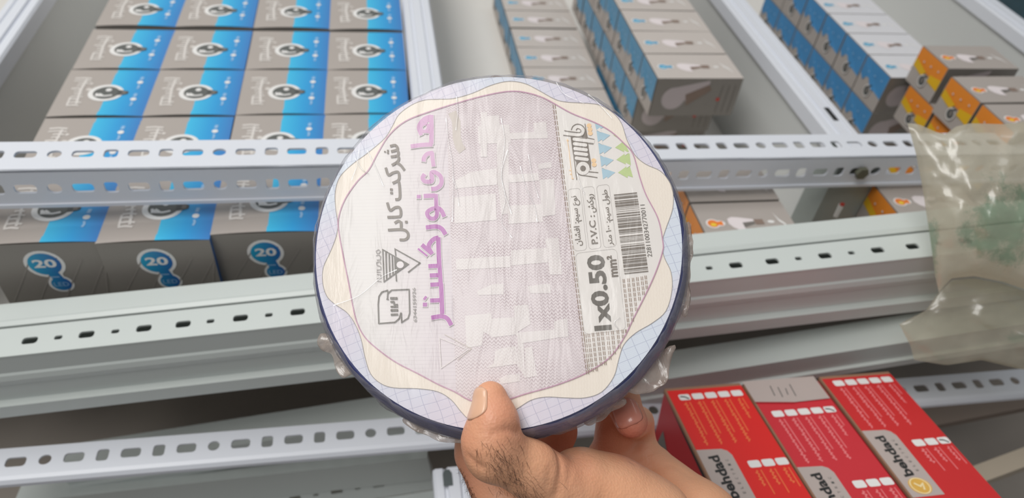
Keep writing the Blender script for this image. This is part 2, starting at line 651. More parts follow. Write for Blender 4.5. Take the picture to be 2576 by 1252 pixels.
# bottom perforated rail
Lb = at(0, 1198, z=-0.52)
Rb = at(2576, 981, z=-0.52)
a, v, w = axes(Lb, Rb)
A0 = Lb - a * 0.1
LEN = (Rb - Lb).length + 0.2
brail = empty('perforated_rail', A0)
tag(brail, 'bright white perforated rail across the bottom, passing behind the hand', 'rail')
mb = MB()
s0 = px_along(39, 1174, 0.0115, 0)
pitch = (px_along(995, 1085, 0.0115, 0) - s0) / 14.0
st = s0 - int(s0 / pitch) * pitch
k0 = int(s0 / pitch)
KB = [(0.0142, 0.0078, 0.0026), (0.0088, 0.0082, 0.0041), (0.0142, 0.0078, 0.0026), (0.0086, 0.0098, 0.0022), (0.0142, 0.0078, 0.0026), (0.0086, 0.0098, 0.0022)]
holes = slot_row(LEN, 0.0112, pitch, st, rot(KB, k0))
perforated(mb, (0, 0, 0), a, v, w, LEN, 0.0235, holes, 0.0016, M_WHITE)
mb.build('top_flange', brail)
mb = MB()
mb.extrude((0, 0, 0), a * LEN, [(0.0002, 0.0), (-0.003, -0.001), (-0.005, -0.004), (-0.005, -0.0075), (-0.002, -0.008), (0.0002, -0.006)], v, w, M_WHITE)
mb.build('front_flange', brail, smooth=False)

# dark lower deck seen through the gap
mb = MB()
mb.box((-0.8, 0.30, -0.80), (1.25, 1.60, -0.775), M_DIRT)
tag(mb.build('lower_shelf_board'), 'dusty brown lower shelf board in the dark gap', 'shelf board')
mb = MB()
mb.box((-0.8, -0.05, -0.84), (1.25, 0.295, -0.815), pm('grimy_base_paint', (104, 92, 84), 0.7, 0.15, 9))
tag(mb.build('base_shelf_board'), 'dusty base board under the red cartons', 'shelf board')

# lower divider, its ribbed cap coming forward below the hand
px0 = at(1083, 1112, z=-0.545)
px1 = at(1091, 1252, z=-0.545)
root = empty('shelf_divider', (px0.x + 0.0165, 0.10, -0.815))
tag(root, 'short white ribbed divider coming forward under the bottom rail beside the hand', 'shelf divider')
mb = MB()
mb.box((-0.011, 0.0, 0), (0.011, 0.205, 0.25), M_SIDE)
mb.build('divider_sheet', root)
H = 0.262
prof = [(-0.0165, H - 0.012), (-0.0165, H + 0.004), (-0.0145, H + 0.0065), (-0.0085, H + 0.0065), (-0.0075, H + 0.0045), (-0.0055, H + 0.0045),
        (-0.0045, H + 0.0075), (0.0045, H + 0.0075), (0.0055, H + 0.0045), (0.0075, H + 0.0045), (0.0085, H + 0.0065), (0.0145, H + 0.0065),
        (0.0165, H + 0.004), (0.0165, H - 0.012), (0.0125, H - 0.0125), (0.0125, H - 0.002), (-0.0125, H - 0.002), (-0.0125, H - 0.0125)]
mb = MB()
mb.extrude((0, 0, 0), (0, 0.206, 0), prof, (1, 0, 0), (0, 0, 1), M_WHITE)
mb.build('divider_cap', root)
p = at(1126, 1202, z=-0.5455)
mb = MB()
q = Vector((p.x - root.location.x, p.y - 0.10, H + 0.008))
hexp = [(-0.0038, -0.007), (0.0038, -0.007), (0.0038, 0.004), (0.0018, 0.0075), (-0.0018, 0.0075), (-0.0038, 0.004)]
mb.face([q + Vector((x, y, 0)) for x, y in hexp], pm('slot_shadow_grey', (84, 92, 92), 0.6, 0.1, 60))
mb.build('cap_slot', root)

# loose panels in the lower left bin
panel('loose_metal_sheet', at(0, 1268, t=0.635), at(1075, 1150, t=0.645), (-0.012, 0.0),
      [(0, 0), (0.016, 0.0), (0.034, 0.001), (0.034, -0.002), (0.002, -0.003), (0.002, -0.04), (0, -0.04)], M_PANEL,
      'pale metal panel lying directly under the bottom rail, lower left')
rt, a, v, w, ln, A = panel('slotted_metal_sheet', at(350, 1270, t=0.66), at(1075, 1157, t=0.665), (0.02, 0.0),
      [(0, 0), (0.004, 0.001), (0.008, 0), (0.008, -0.05), (0.006, -0.05), (0.003, -0.0025), (0, -0.0025)], M_PANEL,
      'dark slotted metal panel at the bottom, left of the short divider')
mb = MB()
hs = []
for i in range(14):
    hs.append((0.02 + i * 0.0195, 0.020, 0.011 if i % 2 else 0.0055, 0.005 if i % 2 else 0.003, 0.0015))
hs = [h for h in hs if h[0] < ln - 0.012]
perforated(mb, w * -0.002, a, (-w * 0.96 - v * 0.28).normalized(), (-v * 0.96 + w * 0.28).normalized(), ln, 0.036, hs, 0.0012, M_PANEL)
mb.build('slotted_strip', rt)
mb = MB()
hs2 = [(0.028 + i * 0.0195, 0.010, 0.011 if i % 2 else 0.0055, 0.005, 0.0015) for i in range(14)]
hs2 = [h for h in hs2 if h[0] < ln - 0.012]
perforated(mb, w * -0.037 - v * 0.0105, a, (-w * 0.6 - v * 0.8).normalized(), (-v * 0.6 + w * 0.8).normalized(), ln, 0.024, hs2, 0.0012, M_PANEL)
mb.build('slotted_strip', rt)

# cream carton with green lines at the bottom
M_CREAM = pm('cream_card', (214, 206, 188), 0.6, 0.03, 20)
M_TEAL = pm('teal_ink', (40, 150, 130), 0.5, 0.05, 60)
cz = -0.70
c0, c1, c2, c3 = at(893, 1256, z=cz), at(925, 1222, z=cz), at(1082, 1196, z=cz), at(1086, 1290, z=cz)
root = empty('carton', (c1 + c3) / 2 + Vector((0, 0, -0.07)))
tag(root, 'cream carton with thin green lines left of the short divider', 'carton')
mb = MB()
pts = [c0 + Vector((-0.01, -0.03, 0)), c1, c2, c3]
loc = root.location
top = [q - loc for q in pts]
bot = [q - loc - Vector((0, 0, 0.074)) for q in pts]
mb.mesh(top + bot, [(0, 1, 2, 3), (7, 6, 5, 4)] + [(k, (k + 1) % 4, 4 + (k + 1) % 4, 4 + k) for k in range(4)], M_CREAM)
fl = Flat(mb, lambda x, y, h: at(x, y, z=cz + 0.0004) - loc)
fl.stroke([(946, 1252), (965, 1232)], 3, M_TEAL)
fl.stroke([(940, 1228), (925, 1252)], 2, M_TEAL)
fl.stroke([(1037, 1230), (1040, 1256)], 3, M_TEAL)
mb.build('carton_body', root)

# two loose strips at bottom right
panel('metal_strip', at(2250, 1090, t=0.76), at(2576, 1026, t=0.76), (0.02, 0.14),
      [(0, 0), (0.016, 0.002), (0.03, 0.002), (0.03, -0.001), (0.002, -0.002), (0.002, -0.008), (0, -0.008)], pm('brown_strip_paint', (128, 114, 102), 0.6, 0.12, 14),
      'dull brown metal strip right of the red cartons, upper one')
panel('metal_strip', at(2420, 1232, t=0.68), at(2576, 1174, t=0.68), (0.06, 0.14),
      [(0, 0), (0.016, 0.001), (0.016, -0.002), (0.002, -0.003), (0.002, -0.012), (0, -0.012)], pm('beige_strip_paint', (176, 164, 146), 0.5, 0.08, 20),
      'beige metal strip right of the red cartons, lower one')


# ================================================================== CARTONS
# ---- 20 watt bulb carton: upright, grey/blue top with round emblem
BW, BH = 0.0794, 0.1436
M_BLUE20 = grad('blue_print_ramp', (64, 190, 232), (62, 128, 196), 0, 0.002, 0.0392, 0.38, (48, 160, 220))
M_BLUEBADGE = grad('badge_blue_ramp', (30, 160, 200), (34, 84, 165), 0, -0.012, 0.012, 0.4)


def make_carton20():
    root = empty('bulb_carton')
    hw = BW / 2
    mb = MB()
    mb.box((-hw, -hw, -BH), (hw, hw, -0.0006), M_GREYSHADE, {'right': pm('carton_blue_side', (52, 110, 180), 0.4, 0.05, 20)})
    # front print
    f = Flat(mb, lambda u, v_, h: (u, -hw - 0.0002 - h, v_))
    f.disc(-0.002, -0.021, 0.0138, 0.0138, M_WHITEINK, 0)
    f.disc(0.003, -0.0425, 0.0088, 0.0088, M_WHITEINK, 0)
    f.rect(-0.004, -0.04, 0.007, -0.028, M_WHITEINK, 0)
    f.disc(-0.002, -0.021, 0.0112, 0.0112, M_BLUEBADGE, 0.0001)
    f.disc(0.003, -0.0425, 0.0070, 0.0070, M_BLUEBADGE, 0.0001)
    f.poly([(-0.0035, -0.030), (0.0045, -0.030), (0.007, -0.0385), (-0.001, -0.0385)], M_BLUEBADGE, 0.0001)
    f.text('20', (-0.0098, -0.0245), (0.0062, -0.0245), 0.0085, M_WHITEINK, 0.0002, 0.03)
    f.text('LED', (-0.0022, -0.0448), (0.0082, -0.0448), 0.0042, M_PALEBLUEINK, 0.0002)
    f.rect(-0.002, -0.0352, 0.004, -0.0342, M_PALEBLUEINK, 0.0002)
    pale = pm('carton_bulb_picture', (182, 180, 174), 0.42, 0.04, 30)
    f.disc(0.0, -0.088, 0.024, 0.026, pale, 0.0)
    f.poly([(-0.012, -0.108), (0.012, -0.108), (0.009, -0.13), (-0.009, -0.13)], pale, 0.0001)
    stripe = pm('carton_grey_streak', (152, 145, 138), 0.42, 0.04, 30)
    for k in range(5):
        x = -0.036 + k * 0.016
        f.stroke([(x, -0.06 - 0.004 * k), (min(x + 0.028, hw - 0.001), -0.012 - 0.003 * k)], 0.0011, stripe, 0.00004)
    mb.build('carton_body', root)
    # bowed top flap with the printed face
    mb = MB()
    n = 12

    def tz(u, v_):
        s = max(0.0, (hw - v_) / BW)
        return 0.0015 * (1 - (2 * u / BW) ** 2) * s * s - 0.0003

    bnd = lambda v_: 0.0016 + (0.0008 if v_ > 0.033 else 0.0) - (0.0007 if v_ < -0.0335 else 0) - v_ * 0.012
    ys = [-hw + BW * k / n for k in range(n + 1)]
    for j in range(n):
        y0, y1 = ys[j], ys[j + 1]
        ym = (y0 + y1) / 2
        for (a0, a1, mt, kk) in ((-hw, bnd(ym), M_GREYCARD, 6), (bnd(ym), hw, M_BLUE20, 5)):
            for k in range(kk):
                x0 = a0 + (a1 - a0) * k / kk
                x1 = a0 + (a1 - a0) * (k + 1) / kk
                mb.face([(x0, y0, tz(x0, y0)), (x1, y0, tz(x1, y0)), (x1, y1, tz(x1, y1)), (x0, y1, tz(x0, y1))], mt)
    f = Flat(mb, lambda u, v_, h: (u, v_, tz(u, v_) + 0.00025 + h))
    cx, cy = 0.0006, -0.002
    f.ring(cx, cy, 0.0104, 0.0144, M_WHITEINK, 0.0, 28, 1.05)
    f.disc(cx + 0.0005, cy, 0.0110, 0.0107, M_EMBLEM, 0.0001)
    f.poly([(cx + 0.0098, cy - 0.0045), (cx + 0.0165, cy - 0.003), (cx + 0.019, cy - 0.0015), (cx + 0.019, cy + 0.0025), (cx + 0.0165, cy + 0.0035), (cx + 0.0098, cy + 0.005)], M_DARKINK, 0.00015)
    f.rect(cx + 0.0138, cy - 0.0022, cx + 0.0172, cy + 0.0026, M_MIDINK, 0.0002)
    # the figures on the emblem, turned a quarter to the left
    f.stroke([(cx - 0.0075, cy - 0.0012), (cx - 0.0068, cy - 0.0048), (cx - 0.0045, cy - 0.0025), (cx - 0.0018, cy - 0.0048)], 0.0022, M_WHITEINK, 0.00025)
    f.stroke([(cx - 0.0065, cy - 0.0052), (cx + 0.001, cy - 0.0058), (cx + 0.0062, cy - 0.0042)], 0.002, M_WHITEINK, 0.00025)
    f.disc(cx + 0.0015, cy + 0.0048, 0.0026, 0.0026, M_WHITEINK, 0.00025)
    # pale outlined lettering along the left (illegible in the photo: shapes only)
    x = -0.0235
    for k, (yy, ln_, off, w_) in enumerate(((0.0215, 0.012, -0.0012, 0.0022), (0.0175, 0.0125, -0.0008, 0.0018), (0.0135, 0.0075, 0.001, 0.002), (0.0095, 0.006, 0.0, 0.0018),
                                            (0.005, 0.0085, -0.002, 0.0022), (0.0012, 0.0065, 0.0, 0.0018), (-0.003, 0.006, 0.001, 0.002), (-0.0075, 0.0085, 0.0012, 0.0018),
                                            (-0.0115, 0.0075, 0.0, 0.0022), (-0.0165, 0.0092, 0.0018, 0.002), (-0.021, 0.0088, 0.0012, 0.0022))):
        f.stroke([(x + off - ln_ * 0.6, yy * 1.1), (x + off, yy * 1.1 + 0.0008), (x + off + ln_ * 0.6, yy * 1.1 - 0.0003)], w_ * 1.05, M_SOFTINK, 0.0)
    f.stroke([(x + 0.0022, 0.022), (x + 0.0015, 0.002), (x + 0.004, -0.021)], 0.0022, M_SOFTINK, 0.00005)
    f.stroke([(x - 0.004, -0.009), (x - 0.0035, -0.022)], 0.0018, M_SOFTINK, 0.00005)
    f.disc(x + 0.0082, 0.004, 0.0023, 0.0023, M_SOFTINK, 0)
    f.disc(x + 0.0078, 0.0145, 0.0016, 0.0016, M_SOFTINK, 0)
    # white dots and pale captions on the blue side
    for yy in (0.017, -0.0125):
        f.disc(0.0262, yy, 0.0026, 0.0026, M_WHITEINK, 0)
        f.stroke([(0.0262, yy + 0.0045), (0.0268, yy + 0.0095)], 0.0028, M_PALEBLUEINK, 0)
        f.stroke([(0.0258, yy - 0.0045), (0.0266, yy - 0.008), (0.0258, yy - 0.0115)], 0.0018, M_PALEBLUEINK, 0)
    mb.build('top_flap', root)
    return root


ORD = ('first', 'second', 'third', 'fourth', 'fifth', 'sixth', 'seventh', 'eighth')
proto = make_carton20()
first = True
cols = (-0.2475, -0.1700, -0.0900, -0.0115)
rows_h = (1.099, 1.305, 1.513, 1.720, 1.938)
jit = {(0, 0): (0.0, -0.002), (1, 0): (0.001, -0.005), (2, 0): (0.0, 0.001), (3, 0): (0.0, 0.002)}
for r in range(5):
    for c in range(4):
        y = rows_h[r] * 0.39 + BW / 2 + random.uniform(-0.0012, 0.0012)
        x = cols[c] + random.uniform(-0.0006, 0.0006)
        dx, dy = jit.get((c, r), (0, 0))
        lab = 'grey and blue bulb carton, %s column from the left, %s row back' % (ORD[c], ORD[r])
        if first:
            o = proto
            o.location = (x + dx, y + dy, TOPZ)
            first = False
        else:
            o = dup(proto, (x + dx, y + dy, TOPZ), random.uniform(-0.006, 0.006))
        tag(o, lab, 'carton', 'grey and blue 20 watt bulb cartons')


# ---- small bulb cartons lying on their sides
def make_small(name, LX, LY, LZ, c_hi, c_lo, c_logo, c_logo2, topmat, jag):
    """origin: left/front/top corner. End panel on the left, picture on top and on the front."""
    root = empty(name)
    mb = MB()
    g = 0.0006
    mb.box((g, g, -LZ + 0.0003), (LX, LY - g, 0), M_GREYSHADE, {'top': topmat})
    f = Flat(mb, lambda u, v_, h: (u, v_, 0.0002 + h))
    my = LY * 0.46
    f.disc(LX * 0.135, my, 0.0062, 0.0058, M_WHITEINK, 0)
    f.disc(LX * 0.215, my, 0.0042, 0.0036, M_WHITEINK, 0)
    f.disc(LX * 0.135, my, 0.0048, 0.0046, c_logo, 0.0001)
    f.poly([(LX * 0.16, my - 0.0018), (LX * 0.24, my - 0.0028), (LX * 0.24, my + 0.0028), (LX * 0.16, my + 0.0018)], c_logo, 0.0001)
    f.disc(LX * 0.135, my - 0.0016, 0.0026, 0.002, c_logo2, 0.0002)
    f.poly([(LX * 0.30, my - 0.0005), (LX * 0.31, my + 0.0055), (LX * 0.36, my + 0.0075), (LX * 0.42, my + 0.007), (LX * 0.58, my + 0.004), (LX * 0.58, my + 0.0005),
            (LX * 0.45, my - 0.001), (LX * 0.45, my - 0.0105), (LX * 0.38, my - 0.009), (LX * 0.33, my - 0.0055)], M_BULBINK, 0)
    f.poly([(LX * 0.45, my - 0.006), (LX * 0.45, my), (LX * 0.58, my + 0.0012), (LX * 0.58, my - 0.002)], M_BROWNINK if jag else M_MIDINK, 0.00005)
    f.rect(LX * 0.585, my - 0.003, LX * 0.68, my + 0.0035, M_BROWNINK, 0.0001)
    f.disc(LX * 0.76, my, 0.0032, 0.0018, M_WHITEINK, 0)
    f.poly([(LX * 0.83, my + 0.012), (LX * 0.86, my + 0.003), (LX * 0.90, my - 0.002), (LX * 0.93, my - 0.014), (LX * 0.885, my - 0.004), (LX * 0.85, my)], M_WHITEINK, 0)
    # front picture
    fr = Flat(mb, lambda u, v_, h: (u, g - 0.0002 - h, v_))
    pic = pm('front_bulb_picture', (196, 184, 184), 0.42, 0.05, 30)
    fr.disc(LX * 0.24, -LZ * 0.52, 0.0135, 0.014, pic, 0)
    fr.poly([(LX * 0.22, -LZ * 0.24), (LX * 0.62, -LZ * 0.05), (LX * 0.62, -LZ * 0.16), (LX * 0.4, -LZ * 0.62)], pic, 0)
    fr.poly([(LX * 0.37, -LZ * 0.42), (LX * 0.62, -LZ * 0.16), (LX * 0.66, -LZ * 0.3), (LX * 0.41, -LZ * 0.72)], M_BROWNINK, 0.0001)
    for k in range(3):
        fr.rect(LX * (0.78 + 0.075 * k), -LZ * 0.9, LX * (0.79 + 0.075 * k), -LZ * 0.18, M_MIDINK, 0)
    fr.disc(LX * 0.77, -LZ * 0.55, 0.0022, 0.0022, M_REDINK, 0.0001)
    mb.build('carton_body', root)
    # slightly rounded end flap with the coloured panel
    mb = MB()
    fe = Flat(mb, lambda u, v_, h: (-0.0004 - h - 0.0012 * math.sin(math.pi * min(1, max(0, u / LY))), u, v_))
    fe.rect(g, -LZ + 0.0006, LY - g, -0.0003, M_GREYCARD, 0)
    Z = lambda s: -LZ * s
    Yv = lambda s: LY * s
    if jag:
        fe.poly([(Yv(0.02), Z(0.01)), (Yv(0.98), Z(0.01)), (Yv(0.98), Z(0.46)), (Yv(0.82), Z(0.56)), (Yv(0.72), Z(0.44)), (Yv(0.62), Z(0.46)), (Yv(0.45), Z(0.60)), (Yv(0.30), Z(0.56)), (Yv(0.02), Z(0.62))], c_hi, 0.0001)
        fe.poly([(Yv(0.74), Z(0.44)), (Yv(0.62), Z(0.40)), (Yv(0.5), Z(0.52)), (Yv(0.48), Z(0.7)), (Yv(0.6), Z(0.78)), (Yv(0.72), Z(0.68))], M_GREYCARD, 0.00015)
    else:
        fe.poly([(Yv(0.02), Z(0.01)), (Yv(0.98), Z(0.01)), (Yv(0.98), Z(0.46)), (Yv(0.02), Z(0.52))], c_hi, 0.0001)
        fe.poly([(Yv(0.98), Z(0.32)), (Yv(0.98), Z(0.53)), (Yv(0.60), Z(0.60)), (Yv(0.5), Z(0.44))], c_lo, 0.00015)
        fe.poly([(Yv(0.02), Z(0.36)), (Yv(0.02), Z(0.66)), (Yv(0.36), Z(0.60)), (Yv(0.36), Z(0.42))], c_lo, 0.00015)
    fe.disc(Yv(0.5), Z(0.68), LY * 0.125, LZ * 0.16, M_SOFTINK, 0.0002)
    fe.disc(Yv(0.5), Z(0.68), LY * 0.10, LZ * 0.125, M_DARKINK, 0.00025)
    fe.poly([(Yv(0.54), Z(0.6)), (Yv(0.44), Z(0.56)), (Yv(0.40), Z(0.46)), (Yv(0.46), Z(0.5))], M_DARKINK, 0.00025)
    fe.disc(Yv(0.49), Z(0.66), LY * 0.045, LZ * 0.075, M_MIDINK, 0.0003)
    for s in (0.2, 0.45, 0.7):
        fe.disc(Yv(s), Z(0.2 + 0.1 * s), 0.0011, 0.0011, M_PALEBLUEINK if jag else M_PALECARD, 0.0003)
    mb.build('end_flap', root)
    return root


M_BLUEEND = pm('blue_end_panel', (84, 146, 182), 0.4, 0.08, 30)
M_BLUEEND2 = pm('deep_blue_end_panel', (72, 140, 192), 0.4, 0.08, 30)
M_ORANGE = pm('orange_end_panel', (233, 140, 45), 0.4, 0.05, 30)
M_YELLOW = pm('yellow_end_panel', (226, 178, 30), 0.4, 0.06, 30)
M_LOGOOR = pm('orange_logo_ink', (236, 130, 50), 0.4, 0.1, 200)
M_LOGOYE = pm('yellow_logo_ink', (240, 205, 60), 0.4, 0.05, 200)
M_LOGOBL = pm('blue_logo_ink', (70, 160, 200), 0.4, 0.15, 300)
M_LOGOBL2 = pm('light_blue_logo_ink', (150, 205, 225), 0.4, 0.1, 300)
HZ = 0.048
M_WHITECARD = pm('white_carton_top', (222, 221, 224), 0.4, 0.03, 20)

protoB = make_small('bulb_carton', 0.0995, 0.0532, HZ, M_BLUEEND, M_BLUEEND, M_LOGOBL, M_LOGOBL2, pm('pale_warm_carton_top', (200, 191, 184), 0.42, 0.03, 20), True)
protoC = make_small('bulb_carton', 0.0855, 0.0526, HZ, M_BLUEEND2, M_BLUEEND2, M_LOGOBL, M_LOGOBL2, M_WHITECARD, True)
protoD = make_small('bulb_carton', 0.0855, 0.0500, 0.0427, M_ORANGE, M_YELLOW, M_LOGOOR, M_LOGOYE, M_GREYCARD, False)
used = set()


def put(p, loc, rz, label, group):
    if p.name not in used:
        used.add(p.name)
        p.location = loc
        p.rotation_euler = (0, 0, rz)
        o = p
    else:
        o = dup(p, loc, rz)
    tag(o, label, 'carton', group)
    return o


LV = (TOPZ, TOPZ - HZ, TOPZ - 2 * HZ)
G1 = 'blue ended bulb cartons of the middle bin'
# tall stack by the middle, three layers
ys = [0.653 + 0.0537 * k for k in range(7)]
for k, y in enumerate(ys):
    put(protoB, (0.295, y, LV[0]), random.uniform(-0.01, 0.01), 'small blue ended carton, top layer of the middle tall stack, %s from its front' % ORD[k], G1)
ys2 = [0.692 + 0.0537 * k for k in range(6)]
for k, y in enumerate(ys2):
    put(protoB, (0.2945 - 0.0004 * k, y, LV[1]), random.uniform(-0.006, 0.006), 'small blue ended carton, second layer of the middle tall stack, %s from its front' % ORD[k], G1)
for k in range(3):
    put(protoB, (0.2965, 0.70 + 0.0537 * k, LV[2]), 0, 'small blue ended carton, bottom layer of the middle tall stack, %s from its front' % ORD[k], G1)
# low stack to its left, one layer
ya = [0.735 + 0.0537 * k for k in range(7)]
for k, y in enumerate(ya):
    put(protoB, (0.1875, y + (0.003 if k > 3 else 0), LV[2]), random.uniform(-0.008, 0.008), 'blue ended carton in low row behind the spool, %s from its front' % ORD[k], G1)
# right-hand bin, blue cartons
G2 = 'blue ended bulb cartons of the right bin'
yc = [0.655 + 0.0530 * k for k in range(6)]
for lv in (0, 1):
    for k, y in enumerate(yc):
        put(protoC, (0.576, y, LV[lv]), 0 if lv else random.uniform(-0.008, 0.008),
            'white topped blue ended carton in right bin, %s layer, %s from its front' % (('top', 'lower')[lv], ORD[k]), G2)
for k in range(2):
    put(protoC, (0.577, 0.662 + 0.053 * k, LV[2]), 0, 'white topped blue ended carton in right bin, lowest layer, %s from its front' % ORD[k], G2)
# orange cartons in front
G3 = 'orange ended bulb cartons'
DZ = 0.0427
DL = [-0.3470 - DZ * k for k in range(4)]
put(protoD, (0.5910, 0.6008, DL[0]), 0.0, 'orange ended carton, topmost and furthest back of the orange stack', G3)
put(protoD, (0.5845, 0.5358, DL[0]), 0.012, 'orange ended carton, top layer, just in front of the dark gap', G3)
put(protoD, (0.5850, 0.4840, DL[0]), 0.0, 'orange ended carton, top layer, touching the plastic bag', G3)
put(protoD, (0.5910, 0.5900, DL[1]), 0.0, 'orange ended carton in second layer under the topmost orange one', G3)
put(protoD, (0.5910, 0.5370, DL[1]), 0.0, 'orange ended carton in second layer above the rail left of bag', G3)
put(protoD, (0.5900, 0.4850, DL[1]), 0.0, 'orange ended carton in second layer, tucked behind the plastic bag', G3)
put(protoD, (0.5580, 0.5250, DL[2]), 0.0, 'orange ended carton, lowest, its corner just above the rail', G3)
put(protoD, (0.2640, 0.4030, -0.3945), 0.0, 'orange ended carton below the rail beside the spool, front one', G3)
put(protoD, (0.2645, 0.4545, -0.3945), 0.0, 'orange ended carton below the rail beside the spool, rear one', G3)
put(protoD, (0.2650, 0.4035, -0.3945 - DZ), 0.0, 'orange ended carton beneath the front one beside the spool', G3)
put(protoD, (0.2650, 0.4550, -0.3945 - DZ), 0.0, 'orange ended carton beneath the rear one beside the spool', G3)
put(protoD, (0.4550, 0.4230, -0.3945), 0.02, 'orange ended carton below the rail, left of the plastic bag', G3)
put(protoD, (0.4560, 0.4235, -0.3945 - DZ), 0.0, 'orange ended carton under the one left of the plastic bag', G3)

# little tag stuck on the post
mb = MB()
tagp = [at(2106, 548, Y=0.4512), at(2122, 519, Y=0.4512), at(2112, 512, Y=0.4512), at(2097, 545, Y=0.4512)]
back = [p + Vector((0, 0.0006, 0)) for p in tagp]
mb.mesh(tagp + back, [(0, 1, 2, 3), (7, 6, 5, 4)] + [(k, (k + 1) % 4, 4 + (k + 1) % 4, 4 + k) for k in range(4)], M_WHITEINK)
tip = [at(2111, 515, Y=0.4508), at(2122, 520, Y=0.4508), at(2126, 511, Y=0.4508), at(2117, 508, Y=0.4508)]
mb.mesh(tip, [(0, 1, 2, 3)], M_REDINK)
tag(mb.build('paper_tag'), 'tiny white paper tag with red tip on the grey post', 'tag')

# dark teal carton in the far right bin
mb = MB()
p = at(2590, 30, z=-0.40)
mb.box((p.x - 0.035, p.y - 0.05, FL), (p.x + 0.16, p.y + 0.3, -0.40), pm('dark_teal_card', (22, 56, 66), 0.4, 0.3, 60))
tag(mb.build('dark_carton'), 'dark teal carton at the very top right corner', 'carton')

# ---- red electrical cartons at the bottom right
M_RED = [pm('red_card_bright', (226, 40, 36), 0.38, 0.03, 30), pm('red_card_rose', (206, 48, 58), 0.38, 0.04, 30), pm('red_card_deep', (206, 44, 46), 0.38, 0.03, 30)]
M_REDSIDE = pm('red_card_side', (190, 50, 56), 0.38, 0.04, 30)
M_LOGOGREY = pm('logo_panel_grey', (186, 172, 166), 0.42, 0.03, 30)
M_ORTEXT = pm('orange_red_ink', (240, 120, 70), 0.45, 0.08, 100)
M_PKTEXT = pm('pink_ink', (236, 130, 132), 0.45, 0.08, 100)
M_GOLD = pm('gold_emblem_ink', (226, 178, 84), 0.4, 0.12, 120)
TILT = math.radians(12)
RO = Vector(at(1672, 983, z=-0.45))
RW, RL, RH = 0.0618, 0.17, 0.10


